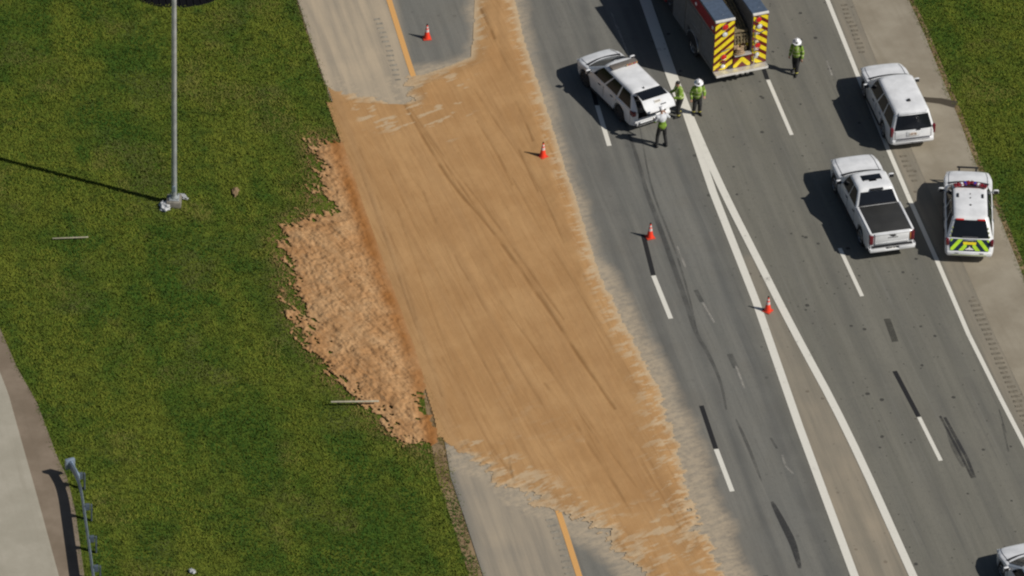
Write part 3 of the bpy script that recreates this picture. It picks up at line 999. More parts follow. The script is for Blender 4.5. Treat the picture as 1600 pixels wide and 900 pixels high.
def grass_patch(name, poly, density, label, avoid=None, dry_line=None, tall=0.038):
    xs = [p[0] for p in poly]
    ys = [p[1] for p in poly]
    n = int((max(xs) - min(xs)) * (max(ys) - min(ys)) * density)
    x = rng.uniform(min(xs), max(xs), n)
    y = rng.uniform(min(ys), max(ys), n)
    ok = sdf(x, y, poly) > -0.10 + 0.22 * (vnoise(x, y, 1.5, 171, 3) - 0.5)
    ok &= ((x - OVAL[0]) / 1.9) ** 2 + ((y - OVAL[1]) / 1.05) ** 2 > 1
    if avoid is not None:
        ok &= ~((sdf(x, y, avoid) > -0.3) & (xof(HL, y) - x < 0.7) & (y > px(650, 585).y) & (y < px(540, 225).y))
    x, y = x[ok], y[ok]
    if avoid is not None:
        ok = sdf(x, y, avoid) < -0.25 + 1.0 * (vnoise(x, y, 1.2, 181, 3) - 0.5) + rng.exponential(0.5, len(x)) * 1.0
        x, y = x[ok], y[ok]
    # worn, thin cover along the pavement edge
    de = np.abs(x - xof(dry_line, y))
    low = sstep(-8, -17, y) if avoid is not None else 0.12
    ok = vnoise(x, y, 1.1, 185, 4, 0.65) * (0.55 + 0.45 * rng.random(len(x))) > (0.40 * low) * np.exp(-de / 0.45)
    x, y = x[ok], y[ok]
    n = len(x)
    clump = vnoise(x, y, 1.1, 191, 4, 0.6)
    big = vnoise(x, y, 0.28, 195, 3)
    dry = sstep(0.56, 0.74, vnoise(x, y, 0.45, 197, 4)) * 0.7
    if dry_line is not None:
        dry = np.maximum(dry, 0.9 * np.exp(-linedist(x, y, dry_line) / 0.35) * vnoise(x, y, 1.4, 199, 3))
    ht = tall * (0.35 + 1.1 * clump) * (0.8 + 0.5 * big) * rng.uniform(0.6, 1.3, n)
    B = 2
    # lusher along the hollow of the verge, thinner and yellower towards the roads, drawn out along the mowing
    ca, sa = math.cos(R(14)), math.sin(R(14))
    ru, rv = x * ca + y * sa, -x * sa + y * ca
    lush = 0.52 + 1.9 * (vnoise(ru * 1.0, rv * 0.16, 0.8, 301, 3) - 0.5) + 1.6 * (vnoise(x, y, 0.40, 303, 4, 0.6) - 0.5) + 1.0 * (vnoise(x, y, 1.2, 305, 4, 0.65) - 0.5)
    lush = lush - 0.42 * np.exp(-(x - xof(FAR_SHOULDER, y)) / 3.5) - 0.10 * sstep(4, 12, y)
    lush = np.clip(sstep(0.12, 0.92, lush) + rng.normal(0, 0.07, n), 0, 1)
    V = np.zeros((n, B, 3, 3), np.float32)
    tone = np.zeros((n, B, 3), np.float32)
    base_t = np.clip(0.5 + 1.6 * (0.5 - clump) + rng.normal(0, 0.22, n), 0, 1)
    for b in range(B):
        a = rng.uniform(0, 2 * math.pi, n)
        lean = rng.uniform(0.8, 2.6, n) * ht
        w = rng.uniform(0.018, 0.045, n)
        cx = x + rng.normal(0, 0.05, n)
        cy = y + rng.normal(0, 0.05, n)
        ex_, ey_ = -np.sin(a) * w, np.cos(a) * w
        V[:, b, 0] = np.stack([cx - ex_, cy - ey_, np.full(n, -0.04)], 1)
        V[:, b, 1] = np.stack([cx + ex_, cy + ey_, np.full(n, -0.04)], 1)
        V[:, b, 2] = np.stack([cx + np.cos(a) * lean, cy + np.sin(a) * lean, ht], 1)
        tone[:, b, :] = np.clip(base_t + rng.normal(0, 0.12, n), 0, 1)[:, None]
    V = V.reshape(-1, 3)
    F = np.arange(len(V)).reshape(-1, 3)
    o = raw(name, V, F, 'grass', kind='stuff')
    fattr(o, 'tone', tone.ravel())
    fattr(o, 'dry', np.repeat(dry, B * 3))
    sandy = np.zeros(n)
    if avoid is not None:
        sandy = np.clip(0.95 * np.exp(np.minimum(sdf(x, y, avoid) + 0.1, 0) / 0.38) * (0.35 + 1.1 * vnoise(x, y, 2.2, 311, 3)), 0, 1)
    fattr(o, 'sandy', np.repeat(sandy, B * 3))
    fattr(o, 'lush', np.repeat(lush, B * 3))
    tag(o, label)
    return o


M['verge_dirt'] = concrete('verge_dirt', (0.20, 0.135, 0.072), (0.30, 0.215, 0.125), (0.15, 0.10, 0.05), rot=R(-14))
ribbon_grid('verge_dirt', 'verge_dirt', [p + Vector((-0.55 if p.y < -9 else -0.06, 0, 0)) for p in HL], HL, -0.024, 5, 0.5)
ribbon_grid('verge_dirt', 'verge_dirt', HR, [p + Vector((0.25, 0, 0)) for p in HR], -0.024, 5, 0.5)
left_verge = [p for p in P((-40, -60), (445, -60), (465, 0), (483, 56), (506, 124), (536, 206), (573, 316), (614, 431), (654, 541), (689, 656), (700, 720), (724, 816), (751, 900), (785, 980),
                           (140, 980), (132, 900), (118, 800), (105, 742), (89, 713), (58, 629), (27, 575), (0, 513), (-40, 440))]
grass_patch('grass', left_verge, 190, 'mown green verge grass between the two carriageways', PILE, HL)
right_verge = [p for p in P((1395, -60), (1700, -60), (1760, 620), (1676, 620), (1600, 435), (1560, 335), (1520, 245), (1500, 190), (1472, 122), (1445, 55), (1420, 0))]
grass_patch('grass', right_verge, 190, 'short green grass beyond the concrete shoulder', None, HR, 0.035)
# ================================================================== vehicles
def wheel(parent, x, y, r, w, side, rim='rim'):
    bm = bmesh.new()
    prof = [(r * 0.66, -w / 2 + 0.01), (r * 0.93, -w / 2), (r, -w / 2 + 0.03), (r, w / 2 - 0.03), (r * 0.93, w / 2), (r * 0.66, w / 2 - 0.01)]
    lathe(bm, prof, 28, 0, 'X')
    t = link('wheel', bm, ['tyre'], parent, 40, (x, y, r))
    bm = bmesh.new()
    s = side
    lathe(bm, [(r * 0.66, s * (w / 2 - 0.012)), (r * 0.62, s * (w / 2 + 0.004)), (r * 0.56, s * (w / 2 - 0.03)), (r * 0.16, s * (w / 2 - 0.04)), (r * 0.12, s * (w / 2 - 0.005))], 24, 0, 'X')
    for k in range(6):
        a = k * math.pi / 3
        box(bm, (s * (w / 2 - 0.02), math.cos(a) * r * 0.36, math.sin(a) * r * 0.36), (0.03, r * 0.46, r * 0.15), 0.01, 0, Matrix.Rotation(a, 3, 'X'))
    link('rim', bm, [rim], t, 40)
    return t


class Car:
    """body lofted along its length, glasshouse lofted upwards; local +Y is forward"""
    def __init__(s, L, W, H, wheelbase, top, levels, wr=0.39, zb=0.27, front_oh=None, rear_c=0.14, front_c=0.26, cut=None):
        s.L, s.W, s.H, s.top, s.levels, s.wr, s.zb = L, W, H, top, levels, wr, zb
        s.y0, s.y1 = -L / 2, L / 2
        foh = front_oh if front_oh else 0.95
        s.wy = (s.y1 - foh, s.y1 - foh - wheelbase)
        s.rear_c, s.front_c = rear_c, front_c

    def ztop(s, y):
        return float(np.interp(y, [a for a, b in s.top], [b for a, b in s.top]))

    def hw(s, y):
        h = s.W / 2
        Rr, Rf = 0.35, 0.75
        if y < s.y0 + Rr:
            u = (s.y0 + Rr - y) / Rr
            h -= s.rear_c * (1 - math.sqrt(max(0, 1 - 0.97 * u * u)))
        if y > s.y1 - Rf:
            u = (y - s.y1 + Rf) / Rf
            h -= s.front_c * (1 - math.sqrt(max(0, 1 - 0.97 * u * u)))
        return h

    def lower_rings(s):
        ys = set(np.linspace(s.y0, s.y1, 70))
        ys.update([s.y0 + 0.02, s.y0 + 0.05, s.y1 - 0.02, s.y1 - 0.05, s.y1 - 0.09])
        for wy in s.wy:
            ys.update(np.linspace(wy - s.wr - 0.07, wy + s.wr + 0.07, 17))
        rings = []
        for y in sorted(ys):
            h, zt, zb = s.hw(y), s.ztop(y), s.zb
            if y < s.y0 + 0.3:
                zb += 0.10 * (1 - (y - s.y0) / 0.3)
            if y > s.y1 - 0.5:
                zb += 0.06 * (y - s.y1 + 0.5) / 0.5
            for wy in s.wy:
                ra = s.wr + 0.07
                if abs(y - wy) < ra:
                    zb = max(zb, s.wr + math.sqrt(ra * ra - (y - wy) ** 2))
            e = min((y - s.y0), (s.y1 - y))
            if e < 0.06:
                k = 1 - (e / 0.06)
                zt -= 0.06 * k * k
                h -= 0.03 * k * k
            d = zt - zb
            c = 0.025 if y > 0 else 0.01
            half = [(0, zb), (0.86 * h, zb), (0.965 * h, zb + 0.05 * d), (h, zb + 0.30 * d), (0.998 * h, zb + 0.62 * d), (0.985 * h, zb + 0.82 * d),
                    (0.955 * h, zb + 0.94 * d), (0.88 * h, zt), (0.62 * h, zt + c), (0.3 * h, zt + c * 1.3), (0, zt + c * 1.4)]
            ring = [(x, y, z) for x, z in half] + [(-x, y, z) for x, z in half[-2:0:-1]]
            rings.append(ring)
        return rings

    def outline(s, lv, inset=0.0, z=None):
        z = lv['z'] if z is None else z
        yr, yf, h = lv['yr'] + inset, lv['yf'] - inset, lv['hw'] - inset
        r = max(0.02, min(lv.get('r', 0.18), 0.85 * h))
        bf, br = lv.get('bf', 0.12), lv.get('br', 0.06)
        pts = []
        def arc(cx, cy, a0):
            for i in range(6):
                a = a0 + (math.pi / 2) * i / 5
                pts.append([cx + r * math.cos(a), cy + r * math.sin(a)])
        arc(h - r, yr + r, -math.pi / 2)
        for k in range(1, 8):
            pts.append([h, yr + r + (yf - yr - 2 * r) * k / 8])
        arc(h - r, yf - r, 0)
        for k in range(1, 6):
            pts.append([h - r - 2 * (h - r) * k / 6, yf])
        arc(-h + r, yf - r, math.pi / 2)
        for k in range(1, 8):
            pts.append([-h, yf - r - (yf - yr - 2 * r) * k / 8])
        arc(-h + r, yr + r, math.pi)
        for k in range(1, 6):
            pts.append([-h + r + 2 * (h - r) * k / 6, yr])
        mid = (yr + yf) / 2
        out = []
        for x, y in pts:
            q = 1 - (x / h) ** 2
            if y > mid:
                wgt = min(1, max(0, (y - (yf - 0.6)) / 0.6))
                y += bf * q * wgt
            else:
                wgt = min(1, max(0, ((yr + 0.5) - y) / 0.5))
                y -= br * q * wgt
            out.append((x, y, z))
        return out

    def cabin_rings(s):
        a, b = s.levels[0], s.levels[-1]
        mix = lambda t: {k: a.get(k, 0.1) + (b.get(k, 0.1) - a.get(k, 0.1)) * t for k in b}
        lv = [a, mix(0.33), mix(0.66), b]
        rings = [s.outline(l) for l in lv]
        top = lv[-1]
        zc = s.H
        rings.append(s.outline(top, 0.05, top['z'] + (zc - top['z']) * 0.55))
        rings.append(s.outline(top, 0.16, top['z'] + (zc - top['z']) * 0.85))
        rings.append(s.outline(top, 0.36, zc - 0.004))
        rings.append(s.outline(top, 0.60, zc))
        return rings

    def side(s, sgn):
        a, b = s.levels[0], s.levels[-1]
        def fn(u, t):
            yr = a['yr'] + (b['yr'] - a['yr']) * t
            yf = a['yf'] + (b['yf'] - a['yf']) * t
            h = a['hw'] + (b['hw'] - a['hw']) * t
            z = a['z'] + (b['z'] - a['z']) * t
            n = Vector((sgn * (b['z'] - a['z']), 0, a['hw'] - b['hw'])).normalized()
            return Vector((sgn * h, yr + (yf - yr) * u, z)), n
        return fn

    def end(s, front):
        a, b = s.levels[0], s.levels[-1]
        k, bk, sg = ('yf', 'bf', 1) if front else ('yr', 'br', -1)
        def fn(u, t):
            h = a['hw'] + (b['hw'] - a['hw']) * t
            y = a[k] + (b[k] - a[k]) * t
            bw = a.get(bk, 0.12 if front else 0.06)
            bw += (b.get(bk, 0.12 if front else 0.06) - bw) * t
            x = (2 * u - 1) * h
            z = a['z'] + (b['z'] - a['z']) * t
            n = Vector((0, sg * (b['z'] - a['z']), sg * (a[k] - b[k]))).normalized()
            return Vector((x, y + sg * bw * (1 - (2 * u - 1) ** 2), z)), n
        return fn

    def build(s, root, windows, paint='white_paint', glass='glass', rear=(0.08, 0.92, 0.10, 0.93), rim='rim', windshield=True, track_in=0.02, boolean=None, handles=True):
        bm = bmesh.new()
        if boolean:
            for rr in (s.lower_rings(), s.cabin_rings()):
                b2 = bmesh.new()
                loft(b2, rr)
                o2 = link('body', b2, [paint], None, 0)
                boolean(o2)
                bm.from_mesh(o2.data)
                bpy.data.objects.remove(o2)
            for fc in bm.faces:
                fc.material_index = 2 if fc.material_index else 0
        else:
            loft(bm, s.lower_rings())
            loft(bm, s.cabin_rings())
        # shut line between bonnet and wings, and along the doors
        cow = s.levels[0]['yf']
        for sg in (-1, 1):
            y = cow - 0.05
            prev = None
            while y < s.y1 - 0.12:
                h = s.hw(y) * 0.80
                p = Vector((sg * h, y, s.ztop(y) + 0.018))
                if prev is not None:
                    mid = (p + prev) / 2
                    d = p - prev
                    box(bm, mid, (0.012, d.length + 0.004, 0.012), 0, 1, d.to_track_quat('Y', 'Z').to_matrix())
                prev = p
                y += 0.16
        a0, b0 = s.levels[0], s.levels[-1]
        for sg in (-1, 1):
            edges = [a0['yf'] - 0.30] + [a0['yr'] + (a0['yf'] - a0['yr']) * (w[0] - 0.018) for w in windows]
            for yd in edges:
                for z0, z1 in ((0.50, 0.72), (0.72, 0.92), (0.92, a0['z'] - 0.06)):
                    if any(abs(yd - wy) < s.wr + 0.05 for wy in s.wy) and z0 < 0.85:
                        continue
                    box(bm, (sg * (s.hw(yd) * 0.996 + 0.001), yd, (z0 + z1) / 2), (0.016, 0.014, z1 - z0), 0, 1)
        body = link('body', bm, [paint, 'grey_trim', 'black_trim'], root, 38)
        # cowl and wiper trough
        bm = bmesh.new()
        f = s.end(True)
        prev = None
        for i in range(11):
            u = 0.06 + 0.88 * i / 10
            p, n = f(u, 0.0)
            p = Vector((p.x, p.y + 0.05, s.ztop(p.y + 0.05) + 0.022))
            if prev is not None:
                d = p - prev
                box(bm, (p + prev) / 2, (d.length + 0.01, 0.11, 0.03), 0, 0, d.to_track_quat('X', 'Z').to_matrix())
            prev = p
        link('cowl', bm, ['black_trim'], root, 0)
        if windshield:
            bm = bmesh.new()
            panel(bm, f, 0.05, 0.95, 0.06, 0.95, 0.07, 0.93, 10, 6)
            link('windshield', bm, ['windshield'], root, 60)
        if rear:
            bm = bmesh.new()
            u0, u1, t0, t1 = rear
            panel(bm, s.end(False), u0, u1, t0, t1, u0 + 0.01, u1 - 0.01, 8, 5)
            link('rear_window', bm, [glass], root, 60)
        for sg in (-1, 1):
            fn = s.side(sg)
            for u0, u1, u0t, u1t in windows:
                bm = bmesh.new()
                panel(bm, fn, u0, u1, 0.08, 0.93, u0t, u1t, 4, 3, 0.012)
                link('side_window', bm, [glass], root, 60)
        for wy in s.wy:
            for sg in (-1, 1):
                wheel(root, sg * (s.W / 2 - 0.13 - track_in), wy, s.wr, 0.25, sg, rim)
        # door mirrors
        for sg in (-1, 1):
            bm = bmesh.new()
            ym = s.levels[0]['yf'] - 0.42
            zm = s.levels[0]['z'] + 0.10
            box(bm, (sg * (s.W / 2 + 0.13), ym, zm), (0.23, 0.12, 0.19), 0.045)
            box(bm, (sg * (s.W / 2 + 0.01), ym, zm - 0.06), (0.14, 0.07, 0.06), 0.02, 1)
            box(bm, (sg * (s.W / 2 + 0.13), ym - 0.06, zm), (0.19, 0.012, 0.15), 0.0, 1)
            link('mirror', bm, [paint, 'black_trim'], root, 40)
            if handles:
                for yh in (ym - 0.75, ym - 1.75):
                    bm = bmesh.new()
                    box(bm, (sg * (s.W / 2 + 0.012), yh, s.levels[0]['z'] - 0.14), (0.03, 0.20, 0.035), 0.012)
                    link('door_handle', bm, ['black_trim'], root, 40)
        # sill trim
        for sg in (-1, 1):
            bm = bmesh.new()
            y0, y1 = s.wy[1] + s.wr + 0.10, s.wy[0] - s.wr - 0.10
            box(bm, (sg * (s.W / 2 - 0.06), (y0 + y1) / 2, s.zb - 0.01), (0.14, y1 - y0, 0.10), 0.03)
            link('running_board', bm, ['black_trim'], root, 40)
        # head lamps and grille
        for sg in (-1, 1):
            bm = bmesh.new()
            yh = s.y1 - 0.16
            box(bm, (sg * (s.hw(yh) - 0.19), yh, s.ztop(yh) - 0.16), (0.34, 0.30, 0.15), 0.05)
            link('headlight', bm, ['clear_lens'], root, 40)
        bm = bmesh.new()
        box(bm, (0, s.y1 - 0.02, s.ztop(s.y1 - 0.1) - 0.20), (s.W * 0.52, 0.08, 0.24), 0.03)
        link('grille', bm, ['black_trim'], root, 40)
        return body


def plate(root, y, z, ink='plate_ink', tilt=0.0, w=0.34):
    bm = bmesh.new()
    rot = Matrix.Rotation(tilt, 3, 'X')
    box(bm, (0, y, z), (w, 0.016, 0.17), 0.006, 0, rot)
    for i in range(6):
        if i == 3:
            continue
        box(bm, Vector((0, y, z)) + rot @ Vector((-0.115 + 0.045 * i, -0.010, 0.0)), (0.026, 0.006, 0.075), 0, 1, rot)
    box(bm, Vector((0, y, z)) + rot @ Vector((0, -0.010, 0.062)), (0.20, 0.006, 0.018), 0, 1, rot)
    return link('license_plate', bm, ['plate', ink], root, 0)


def place(rear, front, z=0.0):
    a, b = px(*rear), px(*front)
    d = b - a
    c = (a + b) / 2
    return (c.x, c.y, 0.0), math.atan2(d.y, d.x) - math.pi / 2


def tail_lights(root, y, zs, x, size, mat='red_lens'):
    for sg in (-1, 1):
        bm = bmesh.new()
        box(bm, (sg * x, y, zs), size, 0.03)
        link('tail_light', bm, [mat], root, 40)


def roof_rails(root, x, y0, y1, z, mat='black_trim'):
    for sg in (-1, 1):
        bm = bmesh.new()
        box(bm, (sg * x, (y0 + y1) / 2, z + 0.035), (0.045, y1 - y0, 0.035), 0.012)
        for y in (y0 + 0.05, (y0 + y1) / 2, y1 - 0.05):
            box(bm, (sg * x, y, z + 0.005), (0.04, 0.09, 0.05), 0.01)
        link('roof_rail', bm, [mat], root, 40)


SUV_WIN = [(0.045, 0.33, 0.07, 0.345), (0.365, 0.585, 0.375, 0.60), (0.615, 0.87, 0.63, 0.965)]

# ---------------------------------------------------------------- plain white sport utility wagon
def build_wagon(label, rear, front, group=None):
    loc, rz = place(rear, front)
    root = thing('parked_suv', label, 'suv', loc, rz, group)
    L, W, H = 5.15, 2.02, 1.90
    y0, y1 = -L / 2, L / 2
    c = Car(L, W, H, 2.95, [(y0, 1.10), (y0 + 3.3, 1.12), (y0 + 3.75, 1.13), (y1 - 0.5, 1.06), (y1 - 0.12, 1.0), (y1, 0.93)],
            [dict(z=1.08, yr=y0 + 0.03, yf=y0 + 3.85, hw=0.965, r=0.14, bf=0.16, br=0.03),
             dict(z=1.80, yr=y0 + 0.26, yf=y0 + 3.02, hw=0.765, r=0.18, bf=0.12, br=0.04)], 0.39, 0.30)
    c.build(root, SUV_WIN, rear=(0.06, 0.94, 0.06, 0.94))
    tail_lights(root, y0 + 0.10, 1.02, 0.93, (0.14, 0.16, 0.42))
    bm = bmesh.new()
    box(bm, (0, y0 + 0.02, 0.56), (1.86, 0.20, 0.20), 0.06)
    box(bm, (0, y0 - 0.03, 0.665), (1.50, 0.16, 0.03), 0.01, 1)
    box(bm, (0.15, y0 - 0.075, 0.51), (0.55, 0.03, 0.07), 0.01, 1)
    link('rear_bumper', bm, ['white_paint', 'grey_trim'], root, 40)
    bm = bmesh.new()
    box(bm, (0, y0 - 0.004, 0.92), (0.60, 0.03, 0.26), 0.02)
    link('plate_recess', bm, ['white_paint'], root, 40)
    plate(root, y0 - 0.028, 0.91)
    bm = bmesh.new()
    for sg in (-1, 1):
        box(bm, (sg * 0.80, y0 - 0.004, 0.90), (0.014, 0.012, 0.42), 0)
    box(bm, (0, y0 - 0.004, 0.70), (1.6, 0.012, 0.016), 0)
    link('tailgate_gap', bm, ['grey_trim'], root, 0)
    bm = bmesh.new()
    box(bm, (0, y0 + 0.27, 1.845), (1.26, 0.16, 0.03), 0.012)
    link('roof_spoiler', bm, ['white_paint'], root, 40)
    bm = bmesh.new()
    box(bm, (0.22, y0 + 0.00, 1.10), (0.20, 0.05, 0.05), 0.015)
    link('rear_wiper', bm, ['black_trim'], root, 40)
    bm = bmesh.new()
    box(bm, (0.04, y0 + 1.05, H + 0.03), (0.15, 0.15, 0.06), 0.02)
    cyl(bm, (0.04, y0 + 1.05, H + 0.05), (0.04, y0 + 1.05, H + 0.12), 0.03, 0.015, 10)
    link('roof_antenna', bm, ['black_trim'], root, 40)
    return root


wagon = build_wagon('plain white wagon on the concrete shoulder with a black box on its roof', (1426, 238), (1372, 126))


# ---------------------------------------------------------------- white crew-cab pickup
def build_pickup():
    loc, rz = place((1392, 404), (1327, 274))
    root = thing('pickup_truck', 'white crew cab pickup with a black tonneau cover and sunroof', 'pickup truck', loc, rz)
    L, W, H = 5.88, 2.06, 1.92
    y0, y1 = -L / 2, L / 2
    c = Car(L, W, H, 3.75, [(y0, 1.30), (y0 + 2.05, 1.31), (y0 + 2.2, 1.26), (y0 + 4.2, 1.22), (y1 - 0.6, 1.19), (y1 - 0.12, 1.13), (y1, 1.04)],
            [dict(z=1.20, yr=y0 + 1.98, yf=y0 + 4.35, hw=0.985, r=0.10, bf=0.14, br=0.0),
             dict(z=1.83, yr=y0 + 2.40, yf=y0 + 3.62, hw=0.77, r=0.16, bf=0.11, br=0.02)], 0.42, 0.38, 0.95, 0.08, 0.20)
    c.build(root, [(0.06, 0.43, 0.10, 0.44), (0.47, 0.82, 0.48, 0.95)], rear=(0.05, 0.95, 0.22, 0.93))
    # bed: tonneau cover sunk between the rails
    bm = bmesh.new()
    box(bm, (0, y0 + 1.03, 1.325), (1.70, 1.86, 0.05), 0.015)
    for k in range(1, 3):
        box(bm, (0, y0 + 0.10 + 1.86 * k / 3, 1.352), (1.66, 0.016, 0.006), 0, 0)
    link('tonneau_cover', bm, ['tonneau'], root, 40)
    for sg in (-1, 1):
        bm = bmesh.new()
        box(bm, (sg * 0.92, y0 + 1.02, 1.325), (0.10, 1.96, 0.045), 0.018)
        link('bed_rail', bm, ['white_paint'], root, 40)
    bm = bmesh.new()
    box(bm, (0, y0 + 2.03, 1.30), (1.7, 0.04, 0.12), 0.01)
    link('bed_gap', bm, ['black_trim'], root, 40)
    bm = bmesh.new()
    box(bm, (0, y0 - 0.012, 1.03), (1.50, 0.06, 0.50), 0.02)
    box(bm, (0, y0 - 0.02, 1.30), (1.54, 0.10, 0.05), 0.02)
    box(bm, (0, y0 - 0.045, 0.86), (1.46, 0.02, 0.03), 0.006)
    # emblem and raised lettering, too small to read
    prism(bm, [(-0.12, -0.025), (-0.04, -0.025), (-0.04, -0.05), (0.04, -0.05), (0.04, -0.025), (0.12, -0.025), (0.12, 0.025), (0.04, 0.025), (0.04, 0.05), (-0.04, 0.05), (-0.04, 0.025), (-0.12, 0.025)],
          (0.05, y0 - 0.042, 1.19), (1, 0, 0), (0, 0, 1), (0, -1, 0), 0.012, 1)
    for i in range(7):
        box(bm, (-0.16 + 0.065 * i, y0 - 0.045, 1.095), (0.040, 0.010, 0.045), 0, 2)
    box(bm, (0, y0 - 0.05, 1.25), (0.26, 0.02, 0.05), 0.01, 1)
    link('tailgate', bm, ['white_paint', 'black_trim', 'grey_trim'], root, 40)
    for sg, mat in ((-1, 'red_lens'), (1, 'red_lens')):
        bm = bmesh.new()
        box(bm, (sg * 0.90, y0 + 0.03, 1.04), (0.17, 0.17, 0.44), 0.03)
        if sg > 0:
            box(bm, (sg * 0.80, y0 - 0.005, 1.06), (0.05, 0.10, 0.34), 0.015, 1)
        link('tail_light', bm, [mat, 'amber_lens'], root, 40)
    bm = bmesh.new()
    for sg in (-1, 1):
        box(bm, (sg * 0.64, y0 - 0.08, 0.60), (0.72, 0.24, 0.20), 0.05)
        box(bm, (sg * 0.97, y0 - 0.05, 0.63), (0.12, 0.2, 0.14), 0.03, 1)
    box(bm, (0, y0 - 0.08, 0.545), (1.2, 0.22, 0.08), 0.02)
    box(bm, (0, y0 - 0.05, 0.63), (0.62, 0.14, 0.14), 0.01, 1)
    box(bm, (0, y0 - 0.08, 0.715), (1.80, 0.20, 0.025), 0.008, 1)
    link('rear_bumper', bm, ['white_paint', 'black_trim'], root, 40)
    plate(root, y0 - 0.135, 0.64, 'grey_trim', R(-8), 0.31)
    bm = bmesh.new()
    box(bm, (0.0, y0 + 3.16, H + 0.002), (0.86, 0.36, 0.022), 0.008)
    link('sunroof', bm, ['glass'], root, 40)
    bm = bmesh.new()
    box(bm, (0, y0 + 2.36, 1.865), (0.58, 0.12, 0.06), 0.015)
    link('brake_light', bm, ['black_trim'], root, 40)
    return root


pickup = build_pickup()


# ---------------------------------------------------------------- police wagon with chevrons
def build_marked_wagon():
    loc, rz = place((1513, 417), (1509.5, 290))
    root = thing('response_suv', 'white response suv with lime and navy rear chevrons and a red lightbar', 'suv', loc, rz)
    L, W, H = 5.30, 2.06, 1.86
    y0, y1 = -L / 2, L / 2
    c = Car(L, W, H, 3.02, [(y0, 0.66), (y0 + 0.04, 0.70), (y0 + 0.26, 1.10), (y0 + 3.4, 1.13), (y0 + 3.8, 1.13), (y1 - 0.5, 1.05), (y1 - 0.12, 0.98), (y1, 0.90)],
            [dict(z=1.06, yr=y0 + 0.25, yf=y0 + 4.02, hw=0.965, r=0.20, bf=0.20, br=0.04),
             dict(z=1.76, yr=y0 + 0.80, yf=y0 + 3.18, hw=0.745, r=0.18, bf=0.14, br=0.05)], 0.39, 0.29)
    c.build(root, [(0.06, 0.31, 0.10, 0.325), (0.35, 0.575, 0.36, 0.59), (0.605, 0.86, 0.62, 0.965)], rear=(0.07, 0.93, 0.10, 0.96), rim='steel_rim')
    # rear hatch: navy panel with lime chevrons, lying on the sloped tail
    bm = bmesh.new()
    slope = Vector((0, 0.22, 0.40)).normalized()
    nrm = Vector((0, -0.40, 0.22)).normalized()
    o = Vector((0, y0 + 0.005, 0.655))
    ux = Vector((1, 0, 0))
    rect = (-0.80, 0.80, 0.0, 0.50)
    prism(bm, [(-0.80, 0.0), (0.80, 0.0), (0.86, 0.30), (0.80, 0.50), (-0.80, 0.50), (-0.86, 0.30)], o, ux, slope, nrm, 0.012, 0)
    for sg in (-1, 1):
        for k in range(-1, 3):
            b = 0.16 + 0.42 * k
            poly = [(sg * (b + 0.00), 0.62), (sg * (b + 0.20), 0.62), (sg * (b + 0.82), -0.1), (sg * (b + 0.62), -0.1)]
            if sg < 0:
                poly = poly[::-1]
            x0, x1 = (0.12, 0.80) if sg > 0 else (-0.80, -0.12)
            q = clip_poly(poly, (x0, x1, 0.015, 0.485))
            if len(q) > 2:
                prism(bm, q, o + nrm * 0.012, ux, slope, nrm, 0.004, 1)
    prism(bm, [(-0.26, 0.27), (0.26, 0.27), (0.28, 0.38), (-0.28, 0.38)], o + nrm * 0.012, ux, slope, nrm, 0.012, 2)
    prism(bm, [(-0.17, 0.05), (0.17, 0.05), (0.17, 0.08), (0.04, 0.14), (0.0, 0.21), (-0.04, 0.14), (-0.17, 0.08)], o + nrm * 0.012, ux, slope, nrm, 0.006, 3)
    link('tailgate', bm, ['navy', 'lime', 'safety_yellow', 'plate'], root, 0)
    f = c.end(False)
    for k in range(3):
        for sg in (-1, 1):
            bm = bmesh.new()
            p, n = f(0.5 + sg * 0.44, 0.16 + 0.20 * k)
            box(bm, p + n * 0.03, (0.055, 0.03, 0.085), 0.006)
            link('reflector', bm, ['hivis_stripe'], root, 0)
    bm = bmesh.new()
    p, n = f(0.5, 0.14)
    box(bm, p + n * 0.02, (0.66, 0.03, 0.06), 0.01)
    link('rear_badge', bm, ['grey_trim'], root, 0)
    for sg in (-1, 1):
        bm = bmesh.new()
        p, n = f(0.5 + sg * 0.30, 0.97)
        box(bm, p + n * 0.01, (0.34, 0.07, 0.05), 0.012)
        link('warning_light', bm, ['bright_red'], root, 40)
    tail_lights(root, y0 + 0.22, 0.96, 0.93, (0.14, 0.26, 0.24), 'red_lens')
    bm = bmesh.new()
    box(bm, (0, y0 + 0.03, 0.53), (1.90, 0.24, 0.22), 0.08)
    for sg in (-1, 1):
        box(bm, (sg * 0.52, y0 - 0.085, 0.60), (0.17, 0.03, 0.05), 0.008, 1)
    box(bm, (0, y0 - 0.055, 0.52), (1.5, 0.09, 0.09), 0.02, 2)
    link('rear_bumper', bm, ['white_paint', 'black_trim', 'hivis_stripe'], root, 40)
    # roof: rails, V shaped lightbar, aerials
    roof_rails(root, 0.74, y0 + 0.95, y0 + 2.85, H - 0.10)
    bar = bpy.data.objects.new('light_bar', None)
    bm = bmesh.new()
    cols = [2, 0, 1, 3, 0, 2, 3, 1, 0, 2]
    for i in range(10):
        x = -0.63 + 0.14 * i
        y = y0 + 2.82 + 0.30 * (1 - abs(x) / 0.72)
        rz_ = (-1 if x > 0 else 1) * 0.36
        box(bm, (x, y, H + 0.085), (0.135, 0.20, 0.10), 0.022, cols[i], Matrix.Rotation(rz_, 3, 'Z'))
    box(bm, (0, y0 + 2.93, H + 0.02), (1.30, 0.20, 0.04), 0.01, 4)
    lb = link('light_bar', bm, ['bar_red', 'clear_lens', 'red_lens', 'blue_lens', 'black_trim'], root, 40)
    bpy.data.objects.remove(bar)
    for x, y, s in ((-0.52, 2.28, 0), (0.52, 2.28, 0)):
        bm = bmesh.new()
        box(bm, (x, y0 + y, H + 0.0), (0.085, 0.27, 0.05), 0.012)
        link('roof_vent', bm, ['black_trim'], root, 40)
